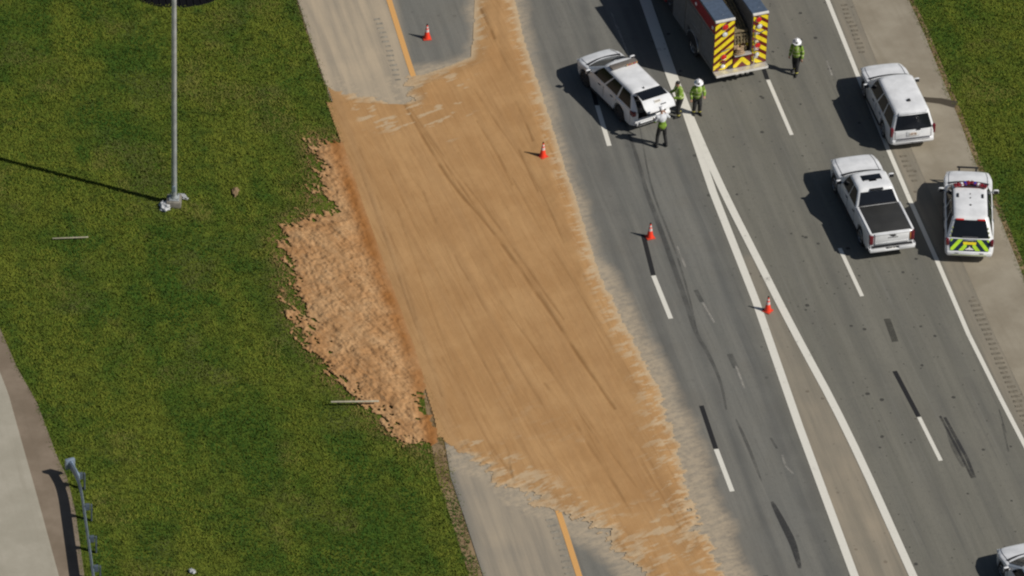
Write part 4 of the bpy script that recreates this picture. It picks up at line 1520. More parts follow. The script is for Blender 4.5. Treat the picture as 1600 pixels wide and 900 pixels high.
    for y, r in ((2.40, 0.03), (2.12, 0.035), (1.62, 0.05)):
        bm = bmesh.new()
        lathe(bm, [(r, 0), (r * 0.9, 0.03), (r * 0.3, 0.045), (r * 0.2, 0.06)], 12, 0, 'Z', (0, y0 + y, H - 0.01))
        link('roof_aerial', bm, ['black_trim'], root, 40)
    bm = bmesh.new()
    for x in (-0.36, 0.36):
        box(bm, (x, y1 + 0.10, 0.72), (0.07, 0.10, 0.62), 0.02)
    box(bm, (0, y1 + 0.15, 1.02), (0.92, 0.06, 0.07), 0.02)
    box(bm, (0, y1 + 0.15, 0.66), (0.92, 0.06, 0.07), 0.02)
    link('push_bumper', bm, ['black_trim'], root, 40)
    return root


marked = build_marked_wagon()


# ---------------------------------------------------------------- white suv with its tailgate raised
def build_open_suv():
    loc, rz = place((1014, 196), (929, 112))
    root = thing('open_suv', 'white suv with raised tailgate, amber lightbar and people at its rear', 'suv', loc, rz)
    L, W, H = 4.92, 1.98, 1.76
    y0, y1 = -L / 2, L / 2
    lv = [dict(z=1.06, yr=y0 + 0.06, yf=y0 + 3.92, hw=0.935, r=0.18, bf=0.20, br=0.04),
          dict(z=1.66, yr=y0 + 0.42, yf=y0 + 2.90, hw=0.690, r=0.18, bf=0.14, br=0.04)]
    c = Car(L, W, H, 2.86, [(y0, 0.98), (y0 + 0.2, 1.08), (y0 + 3.3, 1.11), (y0 + 3.75, 1.10), (y1 - 0.55, 1.02), (y1 - 0.14, 0.93), (y1, 0.84)], lv, 0.38, 0.27, 0.92, 0.16, 0.34)

    def carve(body):
        # the load bay behind the raised tailgate is a real cavity
        bm = bmesh.new()
        prof = [(y0 - 0.4, 0.70), (y0 + 1.1, 0.70), (y0 + 1.1, 1.50), (y0 + 0.55, 1.62), (y0 - 0.4, 1.60)]
        a = [bm.verts.new((-0.70, y, z)) for y, z in prof]
        b = [bm.verts.new((0.70, y, z)) for y, z in prof]
        bm.faces.new(a)
        bm.faces.new(b)
        for i in range(5):
            bm.faces.new((a[i], a[(i + 1) % 5], b[(i + 1) % 5], b[i]))
        cutter = link('cutter', bm, ['black_trim'], None, 0)
        md = body.modifiers.new('cut', 'BOOLEAN')
        md.object = cutter
        md.operation = 'DIFFERENCE'
        md.solver = 'EXACT'
        md.material_mode = 'TRANSFER'
        dg = bpy.context.evaluated_depsgraph_get()
        me = bpy.data.meshes.new_from_object(body.evaluated_get(dg))
        body.modifiers.clear()
        body.data = me
        bpy.data.objects.remove(cutter)

    c.build(root, [(0.06, 0.32, 0.10, 0.335), (0.36, 0.60, 0.37, 0.615), (0.63, 0.87, 0.645, 0.965)], rear=None, rim='steel_rim', boolean=carve)
    # raised tailgate: glass half, then the painted half with the plate, nearly level
    hinge = Vector((0, y0 + 0.46, 1.73))
    piv = bpy.data.objects.new('tailgate_pivot', None)
    bpy.data.objects.remove(piv)
    bm = bmesh.new()
    prof = [(0.0, 0.0), (-0.18, 0.035), (-0.60, 0.015), (-0.68, 0.0), (-0.98, -0.16), (-1.16, -0.27), (-1.18, -0.33), (-0.98, -0.23), (-0.66, -0.06), (-0.30, -0.045)]
    wd = [0.62, 0.63, 0.68, 0.70, 0.74, 0.70, 0.69, 0.72, 0.68, 0.63]
    a = [bm.verts.new((-w, hinge.y + p[0], hinge.z + p[1])) for p, w in zip(prof, wd)]
    b = [bm.verts.new((w, hinge.y + p[0], hinge.z + p[1])) for p, w in zip(prof, wd)]
    n = len(prof)
    bm.faces.new(a)
    bm.faces.new(b)
    for i in range(n):
        bm.faces.new((a[i], a[(i + 1) % n], b[(i + 1) % n], b[i]))
    gate = link('tailgate', bm, ['white_paint'], root, 30)
    bm = bmesh.new()
    box(bm, hinge + Vector((0, -0.385, 0.030)), (1.25, 0.50, 0.016), 0.006, 0, Matrix.Rotation(R(2.5), 3, 'X'))
    box(bm, hinge + Vector((0, -0.06, 0.022)), (1.22, 0.14, 0.016), 0.006, 0, Matrix.Rotation(R(-11), 3, 'X'))
    link('rear_window', bm, ['glass'], gate, 0)
    rot = Matrix.Rotation(R(28), 3, 'X')
    ctr = hinge + Vector((0, -0.83, -0.075))
    bm = bmesh.new()
    box(bm, ctr + rot @ Vector((0, 0, 0.012)), (0.32, 0.15, 0.014), 0.004, 0, rot)
    for i in range(5):
        box(bm, ctr + rot @ Vector((-0.10 + 0.05 * i, 0, 0.021)), (0.028, 0.07, 0.006), 0, 1, rot)
    link('license_plate', bm, ['plate', 'plate_green'], gate, 0)
    bm = bmesh.new()
    box(bm, ctr + rot @ Vector((0.20, -0.19, 0.012)), (0.26, 0.05, 0.02), 0.006, 0, rot)
    link('gate_badge', bm, ['grey_trim'], gate, 0)
    for sg in (-1, 1):
        bm = bmesh.new()
        cyl(bm, (sg * 0.66, y0 + 0.30, 1.25), (sg * 0.64, y0 - 0.02, 1.68), 0.013, None, 8)
        link('gas_strut', bm, ['black_trim'], root, 40)
    # things in the bay
    bm = bmesh.new()
    box(bm, (-0.25, y0 + 0.55, 0.86), (0.62, 0.5, 0.30), 0.03)
    link('cargo_tray', bm, ['grey_trim'], root, 40)
    tail_lights(root, y0 + 0.14, 0.98, 0.89, (0.18, 0.30, 0.20))
    bm = bmesh.new()
    box(bm, (0, y0 + 0.02, 0.60), (1.80, 0.22, 0.16), 0.06)
    box(bm, (0, y0 - 0.03, 0.46), (1.60, 0.14, 0.16), 0.04, 1)
    link('rear_bumper', bm, ['white_paint', 'black_trim'], root, 40)
    # lightbar across the roof above the front doors
    bm = bmesh.new()
    box(bm, (0, y0 + 2.45, H + 0.03), (1.22, 0.26, 0.03), 0.01, 1)
    box(bm, (0, y0 + 2.45, H + 0.085), (1.28, 0.30, 0.085), 0.03, 0)
    for i in range(5):
        box(bm, (0.10 + 0.115 * i, y0 + 2.28, H + 0.085), (0.09, 0.05, 0.06), 0.012, 2 if i % 2 else 3)
    link('light_bar', bm, ['smoke_lens', 'black_trim', 'bright_red', 'amber_lens'], root, 40)
    bm = bmesh.new()
    lathe(bm, [(0.05, 0), (0.045, 0.035), (0.02, 0.05), (0.012, 0.09)], 12, 0, 'Z', (-0.10, y0 + 0.62, H - 0.02))
    link('roof_aerial', bm, ['black_trim'], root, 40)
    return root


open_suv = build_open_suv()


# ---------------------------------------------------------------- partly seen white car at the lower right
def build_sedan(label, loc, rz, group=None):
    root = thing('white_sedan', label, 'car', loc, rz, group)
    L, W, H = 4.85, 1.88, 1.50
    y0, y1 = -L / 2, L / 2
    c = Car(L, W, H, 2.80, [(y0, 0.88), (y0 + 0.25, 0.98), (y0 + 0.8, 1.0), (y0 + 3.1, 0.98), (y0 + 3.6, 0.98), (y1 - 0.6, 0.88), (y1 - 0.14, 0.78), (y1, 0.68)],
            [dict(z=0.94, yr=y0 + 0.62, yf=y0 + 3.62, hw=0.88, r=0.20, bf=0.22, br=0.10),
             dict(z=1.42, yr=y0 + 1.32, yf=y0 + 2.66, hw=0.66, r=0.2, bf=0.14, br=0.08)], 0.34, 0.20, 0.92, 0.20, 0.42)
    c.build(root, [(0.08, 0.18, 0.16, 0.20), (0.20, 0.52, 0.22, 0.53), (0.55, 0.84, 0.56, 0.94)], rear=(0.07, 0.93, 0.08, 0.94))
    tail_lights(root, y0 + 0.10, 0.80, 0.80, (0.26, 0.24, 0.16))
    bm = bmesh.new()
    box(bm, (0, y0 + 0.04, 0.48), (1.70, 0.22, 0.26), 0.08)
    link('rear_bumper', bm, ['white_paint'], root, 40)
    plate(root, y0 - 0.02, 0.68)
    return root


nose = px(1583, 874)
rz5 = math.atan2(0.93, -0.36) - math.pi / 2
fwd = Vector((-math.sin(rz5), math.cos(rz5), 0))
build_sedan('white car just entering at the lower right corner, bonnet and front wheel showing', nose - fwd * 2.38, rz5)


# ---------------------------------------------------------------- fire engine
def build_engine():
    la, ra = px(1115, 121, 0.6), px(1204, 103, 0.6)
    d = ra - la
    ctr = (la + ra) / 2
    rz = math.atan2(d.y, d.x)
    root = thing('fire_engine', 'fire engine with red and yellow rear chevrons standing across the lane', 'fire engine', (ctr.x, ctr.y, 0), rz)
    W = 2.50
    h = W / 2
    TOP = 3.25
    BL = 4.6          # body length behind the cab
    # rear body: two side towers with the hose bed between
    bm = bmesh.new()
    for sg in (-1, 1):
        x0, x1 = (0.50, h) if sg > 0 else (-h, -0.32)
        box(bm, ((x0 + x1) / 2, BL / 2 + 0.34, (0.62 + 2.58) / 2), (x1 - x0, BL, 2.58 - 0.62), 0.02)
        box(bm, ((x0 + x1) / 2, BL / 2 + 0.34, (2.583 + TOP) / 2), (x1 - x0 - 0.004, BL, TOP - 2.583), 0.02, 0)
        box(bm, (sg * (h - 0.003), BL / 2 + 0.34, (2.60 + TOP) / 2 - 0.01), (0.03, BL - 0.02, TOP - 2.64), 0.006, 1)
    box(bm, (0.09, BL / 2 + 0.75, 1.20), (0.80, BL - 0.8, 1.1), 0.0, 0)
    link('rear_body', bm, ['truck_grey', 'fire_red'], root, 0)
    # lids on the coffin compartments
    for sg in (-1, 1):
        x0, x1 = (0.50, h) if sg > 0 else (-h, -0.32)
        bm = bmesh.new()
        box(bm, ((x0 + x1) / 2, BL / 2 + 0.36, TOP + 0.025), (x1 - x0 - 0.02, BL - 0.08, 0.05), 0.015)
        for k in range(1, 3):
            box(bm, ((x0 + x1) / 2, 0.36 + BL * k / 3, TOP + 0.054), (x1 - x0 - 0.06, 0.02, 0.008), 0, 1)
        box(bm, ((x0 + x1) / 2 + 0.06, 0.75, TOP + 0.06), (0.10, 0.03, 0.03), 0.008, 2)
        link('compartment_lid', bm, ['lid_blue', 'grey_trim', 'chrome'], root, 0)
        bm = bmesh.new()
        box(bm, ((x0 + x1) / 2, 0.335, TOP + 0.01), (x1 - x0 - 0.01, 0.09, 0.10), 0.012)
        link('lid_edge', bm, ['plate'], root, 0)
    # hose bed: folded hose and a slope of cover cloth
    bm = bmesh.new()
    for k in range(5):
        x = -0.20 + 0.145 * k
        pts = [(x, BL - 0.2 + 0.34, 2.75), (x, 2.2, 2.7), (x, 1.0, 2.55 - 0.04 * k), (x, 0.55, 2.1 - 0.1 * (k % 2)), (x, 0.50, 1.75)]
        for a, b in zip(pts, pts[1:]):
            cyl(bm, a, b, 0.055, None, 8, 0)
    for k in range(4):
        box(bm, (0.09, 0.62 + 0.02 * k, 1.80 + 0.17 * k), (0.70, 0.24, 0.07), 0.03, 0)
    link('hose_bed', bm, ['hose'], root, 40)
    bm = bmesh.new()
    box(bm, (0.09, BL / 2 + 0.9, 2.42), (0.78, BL - 1.2, 0.05), 0.0)
    link('hose_bed_floor', bm, ['grey_trim'], root, 0)
    # rear face: chevron panels on both towers, lower centre panel
    def chevrons(name, x0, x1, z0, z1, y, lean, pitch=0.40, wid=0.22):
        bm = bmesh.new()
        prism(bm, [(x0, z0), (x1, z0), (x1, z1), (x0, z1)], (0, y, 0), (1, 0, 0), (0, 0, 1), (0, -1, 0), 0.012, 0)
        c0 = z0 - 3.0
        while c0 < z1 + 3.0:
            poly = [(x0 - 0.1, c0 + lean * (x0 - 0.1 - (x0 + x1) / 2)), (x1 + 0.1, c0 + lean * (x1 + 0.1 - (x0 + x1) / 2)),
                    (x1 + 0.1, c0 + wid + lean * (x1 + 0.1 - (x0 + x1) / 2)), (x0 - 0.1, c0 + wid + lean * (x0 - 0.1 - (x0 + x1) / 2))]
            q = clip_poly(poly, (x0 + 0.012, x1 - 0.012, z0 + 0.012, z1 - 0.012))
            if len(q) > 2:
                prism(bm, q, (0, y - 0.012, 0), (1, 0, 0), (0, 0, 1), (0, -1, 0), 0.004, 1)
            c0 += pitch
        return link(name, bm, ['dark_red', 'safety_yellow'], root, 0)
    chevrons('chevron_panel', -h + 0.01, -0.33, 0.66, 3.17, 0.336, 0.75, 0.42, 0.235)
    chevrons('chevron_panel', 0.54, h - 0.01, 0.66, 3.17, 0.336, -0.75, 0.42, 0.22)
    bm = bmesh.new()
    prism(bm, [(-0.32, 0.66), (0.50, 0.66), (0.50, 1.30), (-0.32, 1.30)], (0, 0.30, 0), (1, 0, 0), (0, 0, 1), (0, -1, 0), 0.012, 0)
    for sg in (-1, 1):
        poly = [(0.09, 1.22), (0.09, 0.94), (0.09 + sg * 0.42, 0.50), (0.09 + sg * 0.42, 0.78)]
        q = clip_poly(poly if sg < 0 else poly[::-1], (-0.31, 0.49, 0.67, 1.29))
        if len(q) > 2:
            prism(bm, q, (0, 0.288, 0), (1, 0, 0), (0, 0, 1), (0, -1, 0), 0.004, 1)
    link('chevron_panel', bm, ['dark_red', 'safety_yellow'], root, 0)
    # tray with looped tan hose above the centre panel
    bm = bmesh.new()
    box(bm, (0.09, 0.28, 1.34), (0.80, 0.24, 0.06), 0.015)
    link('tread_shelf', bm, ['tread_plate'], root, 0)
    bm = bmesh.new()
    for k in range(3):
        r0 = 0.17 - 0.03 * k
        for i in range(12):
            a0, a1 = 2 * math.pi * i / 12, 2 * math.pi * (i + 1) / 12
            cyl(bm, (-0.05 + r0 * 1.2 * math.cos(a0), 0.26 + 0.5 * r0 * math.sin(a0), 1.43 + 0.10 * k), (-0.05 + r0 * 1.2 * math.cos(a1), 0.26 + 0.5 * r0 * math.sin(a1), 1.43 + 0.10 * k), 0.045, None, 7)
    link('coiled_hose', bm, ['tan_hose'], root, 40)
    chevrons('chevron_panel', -0.31, 0.49, 1.40, 1.95, 0.62, 0.75, 0.40, 0.20)
    bm = bmesh.new()
    box(bm, (-0.12, 0.55, 1.50), (0.26, 0.16, 0.34), 0.04)
    box(bm, (0.24, 0.56, 1.46), (0.30, 0.14, 0.26), 0.04, 1)
    link('stowed_gear', bm, ['tan_hose', 'hose'], root, 40)
    for x, z, mat, r in ((-0.78, 2.93, 'bright_red', 0.14), (0.78, 2.98, 'bright_red', 0.13), (-0.78, 1.35, 'bright_red', 0.13), (0.80, 1.62, 'bright_red', 0.13), (-0.78, 2.55, 'clear_lens', 0.115), (0.84, 2.62, 'clear_lens', 0.115),
                         (-0.80, 0.88, 'clear_lens', 0.085), (0.80, 1.16, 'clear_lens', 0.085)):
        bm = bmesh.new()
        lathe(bm, [(r + 0.02, 0), (r + 0.02, 0.03), (r, 0.035), (r * 0.6, 0.052), (0.01, 0.056)], 18, 0, 'Z', (0, 0, 0), [1, 1, 0, 0])
        l = link('warning_light' if 'red' in mat else 'work_light', bm, [mat, 'chrome'], root, 40)
        l.location = (x, 0.322, z)
        l.rotation_euler = (R(90), 0, 0)
    for x, z in ((-0.80, 1.10), (0.80, 1.40)):
        bm = bmesh.new()
        box(bm, (x, 0.30, z), (0.22, 0.06, 0.12), 0.02)
        link('tail_light', bm, ['red_lens'], root, 40)
    # hand rails and ladder rungs on the right tower
    bm = bmesh.new()
    cyl(bm, (0.61, 0.20, 0.75), (0.61, 0.20, 2.75), 0.022, None, 8)
    cyl(bm, (0.61, 0.20, 0.75), (0.61, 0.34, 0.75), 0.018, None, 8)
    cyl(bm, (0.61, 0.20, 2.75), (0.61, 0.34, 2.75), 0.018, None, 8)
    cyl(bm, (0.66, 0.22, 2.30), (1.12, 0.22, 2.42), 0.022, None, 8)
    cyl(bm, (-0.95, 0.22, 1.72), (-0.55, 0.22, 1.80), 0.022, None, 8)
    link('grab_rail', bm, ['chrome'], root, 40)
    bm = bmesh.new()
    for k in range(4):
        box(bm, (0.70, 0.25, 1.05 + 0.42 * k), (0.20, 0.14, 0.035), 0.01)
    link('folding_step', bm, ['tread_plate'], root, 0)
    # tailboard
    bm = bmesh.new()
    box(bm, (0, 0.165, 0.60), (W - 0.02, 0.35, 0.08), 0.015)
    box(bm, (0, -0.012, 0.585), (W - 0.06, 0.025, 0.11), 0.008, 1)
    for x in (-0.25, 0.02, 0.25):
        box(bm, (x, 0.0, 0.50), (0.12, 0.10, 0.10), 0.02, 2)
    link('tailboard', bm, ['tread_plate', 'plate', 'black_trim'], root, 0)
    # sides: roll-up doors with slats, red upper band, wheel arch panel
    for sg in (-1, 1):
        X = sg * (h + 0.004)
        for y0_, y1_, z0, z1 in ((0.45, 1.65, 0.85, 2.45), (1.78, 3.40, 1.62, 2.45), (3.55, 4.85, 0.70, 2.45)):
            bm = bmesh.new()
            box(bm, (X, (y0_ + y1_) / 2, (z0 + z1) / 2), (0.03, y1_ - y0_, z1 - z0), 0.0)
            z = z0 + 0.06
            while z < z1:
                box(bm, (X + sg * 0.017, (y0_ + y1_) / 2, z), (0.012, y1_ - y0_ - 0.04, 0.05), 0.004)
                z += 0.075
            box(bm, (X + sg * 0.022, (y0_ + y1_) / 2, z0 + 0.03), (0.02, y1_ - y0_, 0.035), 0.004, 1)
            link('roll_up_door', bm, ['roll_door', 'chrome'], root, 0)
        bm = bmesh.new()
        for k in range(3):
            lathe(bm, [(0.09, 0), (0.085, 0.03), (0.03, 0.05)], 14, 0, 'X', (0, 0.55 + 1.9 * k, 2.85))
        l = link('side_light', bm, ['clear_lens' if sg < 0 else 'bright_red'], root, 40)
        l.location = (sg * (h - 0.002), 0, 0)
        l.scale = (sg, 1, 1)
    # wheels
    for y in (2.62, 7.55):
        for sg in (-1, 1):
            wheel(root, sg * (h - 0.17), y, 0.52, 0.30, sg, 'rim')
    for sg in (-1, 1):
        bm = bmesh.new()
        for i in range(12):
            a0, a1 = math.pi * i / 12, math.pi * (i + 1) / 12
            box(bm, (sg * (h + 0.005), 2.62 + 0.66 * math.cos((a0 + a1) / 2), 0.55 + 0.66 * math.sin((a0 + a1) / 2)), (0.06, 0.19, 0.07), 0.01, 0, Matrix.Rotation((a0 + a1) / 2 + math.pi / 2, 3, 'X'))
        link('wheel_arch', bm, ['chrome'], root, 40)
        bm = bmesh.new()
        box(bm, (sg * (h - 0.145), 2.62, 0.90), (0.30, 1.2, 0.62), 0.0)
        link('wheel_well', bm, ['black_trim'], root, 0)
    # pump panel, chassis and cab
    bm = bmesh.new()
    box(bm, (0, 5.35, 1.75), (W - 0.06, 0.75, 2.2), 0.03, 0)
    for sg in (-1, 1):
        for k in range(4):
            cyl(bm, (sg * (h - 0.03), 5.12 + 0.16 * (k % 3), 1.1 + 0.28 * k), (sg * (h + 0.09), 5.12 + 0.16 * (k % 3), 1.1 + 0.28 * k), 0.07, None, 12, 1)
    link('pump_panel', bm, ['black_trim', 'chrome'], root, 40)
    bm = bmesh.new()
    box(bm, (0, 4.6, 0.68), (1.1, 8.6, 0.28), 0.02)
    link('chassis', bm, ['black_trim'], root, 0)
    bm = bmesh.new()
    box(bm, (0, 7.25, 1.78), (W, 2.95, 2.34), 0.14, 0, None, 3)
    box(bm, (0, 7.2, 2.985), (W - 0.3, 2.6, 0.10), 0.04, 1)
    box(bm, (0, 8.82, 0.72), (W, 0.5, 0.36), 0.06, 2)
    link('cab', bm, ['fire_red', 'white_paint', 'chrome'], root, 40)
    bm = bmesh.new()
    box(bm, (0, 8.727, 2.2), (W - 0.35, 0.03, 0.95), 0.01)
    link('windshield', bm, ['windshield'], root, 0)
    for sg in (-1, 1):
        for y in (6.6, 7.9):
            bm = bmesh.new()
            box(bm, (sg * (h + 0.002), y, 2.25), (0.03, 0.9, 0.75), 0.01)
            link('side_window', bm, ['glass'], root, 0)
        bm = bmesh.new()
        box(bm, (sg * (h + 0.28), 8.55, 2.3), (0.18, 0.12, 0.42), 0.04)
        cyl(bm, (sg * h, 8.5, 2.5), (sg * (h + 0.28), 8.55, 2.5), 0.02, None, 8)
        link('mirror', bm, ['chrome'], root, 40)
    bm = bmesh.new()
    box(bm, (0, 8.0, 3.13), (1.8, 0.32, 0.16), 0.05)
    link('light_bar', bm, ['bright_red'], root, 40)
    return root


engine = build_engine()
# ================================================================== people
def remesh(name, tubes, balls, voxel, mats, parent=None, stripes=None, smooth_it=4):
    """one continuous surface grown from tapered limbs and ellipsoids"""
    bm = bmesh.new()
    for a, b, r1, r2 in tubes:
        cyl(bm, a, b, r1, r2, 14)
        for p, r in ((a, r1), (b, r2)):
            bmesh.ops.create_uvsphere(bm, u_segments=12, v_segments=8, radius=r, matrix=Matrix.Translation(Vector(p)))
    for c, s, rot in balls:
        mtx = Matrix.Translation(Vector(c)) @ (rot.to_4x4() if rot is not None else Matrix()) @ Matrix.Diagonal((*s, 1))
        bmesh.ops.create_uvsphere(bm, u_segments=18, v_segments=12, radius=1.0, matrix=mtx)
    o = link(name, bm, mats, parent, 0)
    md = o.modifiers.new('grow', 'REMESH')
    md.mode = 'VOXEL'
    md.voxel_size = voxel
    md.use_smooth_shade = True
    sm = o.modifiers.new('relax', 'SMOOTH')
    sm.iterations = smooth_it
    sm.factor = 0.5
    dg = bpy.context.evaluated_depsgraph_get()
    me = bpy.data.meshes.new_from_object(o.evaluated_get(dg))
    o.modifiers.clear()
    old = o.data
    o.data = me
    bpy.data.meshes.remove(old)
    while len(me.materials) < len(mats):
        me.materials.append(M[mats[len(me.materials)]])
    if stripes:
        for p in me.polygons:
            k = stripes(p.center)
            if k:
                p.material_index = k
    me.polygons.foreach_set("use_smooth", [True] * len(me.polygons))
    return o


def person(label, loc, rz, stance, arms, top='hivis', head_turn=0.0, lean=0.0, height=1.80, vest=False, bend=0.0, bulky=1.0, headgear=None, group=None):
    """stance: foot positions (left, right) as (x, y); arms: (elbow, wrist) for left and right, relative to the shoulder"""
    root = thing('person', label, 'person', loc, rz, group)
    k = height / 1.80
    V = lambda x, y, z: Vector((x * k, y * k, z * k))
    pel = V(0, 0, 0.96)
    chest = V(0, 0.04 + bend * 0.6, 1.33)
    neck = V(0, 0.05 + bend, 1.50)
    head = V(0, 0.08 + bend * 1.25, 1.66)
    legs, feet = [], []
    for sg, (fx, fy) in zip((-1, 1), stance):
        hip = V(sg * 0.10, 0, 0.92)
        ank = V(fx, fy, 0.09)
        knee = (hip + ank) / 2 + V(0, 0.06, 0.02)
        toe = ank + V(sg * 0.03, 0.17, -0.05)
        legs.append((hip, knee, ank))
        feet.append((ank, toe))
    shs, limbs = [], []
    for sg, (e, w) in zip((-1, 1), arms):
        sh = neck + V(sg * 0.19, -0.02, -0.07)
        el = sh + V(*e)
        wr = sh + V(*w)
        limbs.append((sh, el, wr))
    # body: one continuous skin with face and fingers
    tubes = [(pel, chest, 0.13, 0.14), (chest, neck, 0.13, 0.06), (neck, head, 0.055, 0.055)]
    for hip, knee, ank in legs:
        tubes += [(hip, knee, 0.085, 0.06), (knee, ank, 0.055, 0.04)]
    for ank, toe in feet:
        tubes += [(ank - V(0, 0.05, 0.02), toe, 0.042, 0.035)]
    ht = Matrix.Rotation(head_turn, 3, 'Z')
    balls = [(head + V(0, 0, 0.03), (0.078 * k, 0.098 * k, 0.115 * k), ht), (pel, (0.17 * k, 0.13 * k, 0.13 * k), None)]
    fx = ht @ V(0, 1, 0)
    sd = ht @ V(1, 0, 0)
    balls += [(head + fx * 0.098 + V(0, 0, 0.005), (0.014, 0.022, 0.022), ht), (head + fx * 0.07 + V(0, 0, -0.055), (0.035, 0.025, 0.022), ht),
              (head + fx * 0.086 + V(0, 0, -0.042), (0.026, 0.012, 0.008), ht)]
    for sg in (-1, 1):
        balls += [(head + sd * sg * 0.078 + V(0, 0, 0.01), (0.012, 0.02, 0.03), ht), (head + fx * 0.083 + sd * sg * 0.033 + V(0, 0, 0.032), (0.014, 0.012, 0.009), ht)]
    for (sh, el, wr), sg in zip(limbs, (-1, 1)):
        tubes += [(sh, el, 0.05, 0.04), (el, wr, 0.04, 0.028)]
        d = (wr - el).normalized()
        side = d.cross(Vector((0, 0, 1)))
        side = side.normalized() if side.length > 0.1 else Vector((1, 0, 0))
        pn = side.cross(d).normalized()
        palm = wr + d * 0.055
        balls.append((palm, (0.036, 0.036, 0.036), None))
        for i, ln in enumerate((0.062, 0.074, 0.078, 0.066)):
            b0 = wr + d * 0.085 + side * (0.034 - 0.0225 * i)
            b1 = b0 + d * ln * 0.6 - pn * 0.008
            tubes += [(b0 - d * 0.03, b1, 0.0095, 0.0085), (b1, b1 + d * ln * 0.4 - pn * 0.028, 0.0085, 0.0075)]
        t0 = wr + d * 0.04 + side * 0.030
        tubes += [(t0, t0 + d * 0.035 + side * 0.028, 0.0115, 0.0095), (t0 + d * 0.035 + side * 0.028, t0 + d * 0.065 + side * 0.030 - pn * 0.01, 0.0095, 0.008)]
    body = remesh('body', tubes, balls, 0.0085, ['skin'], root, None, 2)
    # clothing
    g = bulky
    jt = [(pel + V(0, 0, 0.0), chest, 0.155 * g, 0.165 * g), (chest, neck - V(0, 0, 0.03), 0.16 * g, 0.085)]
    for sh, el, wr in limbs:
        jt += [(neck - V(0, 0, 0.09), sh, 0.10, 0.085 * g)]
        if not vest:
            jt += [(sh, el, 0.082 * g, 0.068 * g), (el, el.lerp(wr, 0.9), 0.066 * g, 0.052 * g)]
        else:
            jt += [(sh, sh.lerp(el, 0.8), 0.078 * g, 0.07 * g)]
    jb = [(chest, (0.20 * k * g, 0.145 * k * g, 0.20 * k), None), (pel + V(0, 0, 0.06), (0.185 * k * g, 0.15 * k * g, 0.14 * k), None)]

    def bands(c):
        z = c.z / k
        if vest:
            return 1 if z < 1.25 else 0
        if 1.02 < z < 1.08 or 1.22 < z < 1.28:
            return 1
        if z > 1.25 and 0.075 < abs(c.x / k) < 0.125 and z < 1.5:
            return 1
        return 0
    link_m = ['white_shirt', 'hivis'] if vest else [top, 'hivis_stripe']
    remesh('vest' if vest else 'jacket', jt, jb, 0.016, link_m, root, bands, 3)
    tt = [(pel + V(0, 0, 0.02), pel + V(0, 0, -0.06), 0.15 * g, 0.145 * g)]
    for hip, knee, ank in legs:
        tt += [(hip, knee, 0.105 * g, 0.085 * g), (knee, ank + V(0, 0, 0.02), 0.082 * g, 0.070 * g)]
    remesh('trousers', tt, [], 0.016, ['turnout', 'boot_band'], root, (lambda c: 1 if (not vest and 0.15 < c.z / k < 0.20) else 0), 3)
    for ank, toe in feet:
        remesh('boot', [(ank - V(0, 0.05, 0.02), toe - V(0, 0, 0.0), 0.058, 0.045), (ank + V(0, 0, 0.06), ank, 0.06, 0.058)], [], 0.014, ['boots'], root, None, 2)
    crown = head + V(0, 0, 0.07)
    if headgear == 'helmet':
        bm = bmesh.new()
        lathe(bm, [(0.02, 0.165), (0.07, 0.155), (0.115, 0.115), (0.14, 0.05), (0.145, 0.0), (0.22, -0.03), (0.222, -0.04), (0.14, -0.02)], 26)
        for v in bm.verts:
            v.co.y *= 1.12
            if v.co.y < -0.15:
                v.co.y *= 1.25
                v.co.z -= 0.03
        box(bm, (0, 0, 0.155), (0.02, 0.20, 0.05), 0.008)
        box(bm, (0, 0.185, 0.07), (0.10, 0.014, 0.13), 0.006, 1)
        hm = link('helmet', bm, ['helmet', 'black_trim'], root, 40)
        hm.location = crown
        hm.rotation_euler = (R(-8), 0, head_turn)
        hm.scale = (k * 0.90,) * 3
    elif headgear == 'cap':
        bm = bmesh.new()
        lathe(bm, [(0.012, 0.115), (0.06, 0.105), (0.095, 0.065), (0.105, 0.0), (0.100, -0.015)], 20)
        box(bm, (0, 0.13, 0.0), (0.15, 0.13, 0.012), 0.004)
        hm = link('cap', bm, ['helmet'], root, 40)
        hm.location = crown
        hm.rotation_euler = (0, 0, head_turn)
    else:
        hr = remesh('hair', [], [(head + V(0, 0, 0.055) - fx * 0.012, (0.086 * k, 0.104 * k, 0.098 * k), ht)], 0.012, ['hair'], root, None, 2)
    if not vest and headgear == 'helmet':
        bm = bmesh.new()
        p = limbs[0][0] + V(0.0, 0.05, 0.10)
        box(bm, p, (0.07, 0.06, 0.12), 0.015)
        lathe(bm, [(0.022, 0), (0.02, 0.03), (0.006, 0.04)], 10, 1, 'Z', p + V(0, 0, 0.05))
        link('shoulder_radio', bm, ['black_trim', 'clear_lens'], root, 40)
    return root


def ground(x, y):
    p = px(x, y)
    return (p.x, p.y, 0.0)


DOWN = ((-0.08, -0.04, -0.30), (-0.09, 0.06, -0.54))
DOWNR = ((0.09, -0.06, -0.29), (0.10, 0.03, -0.54))
FORE = ((-0.10, 0.05, -0.27), (-0.02, 0.27, -0.30))
FORER = ((0.10, 0.05, -0.27), (0.02, 0.27, -0.30))
person('walking person right of the fire engine in a lime jacket and white helmet', ground(1243, 114), R(160), ((-0.09, 0.17), (0.10, -0.14)),
       (DOWN, DOWNR), headgear='helmet', head_turn=R(15), bulky=1.10)
person('person in lime jacket and white helmet standing on the white line', ground(1088, 178), R(200), ((-0.12, 0.05), (0.12, -0.04)),
       (FORE, DOWNR), headgear='helmet', head_turn=R(-20), bulky=1.14)
person('bareheaded person in lime jacket leaning towards the raised tailgate', ground(1061, 181), R(110), ((-0.13, 0.08), (0.13, -0.06)),
       (FORE, FORER), headgear=None, bend=0.05, bulky=1.14, height=1.86)
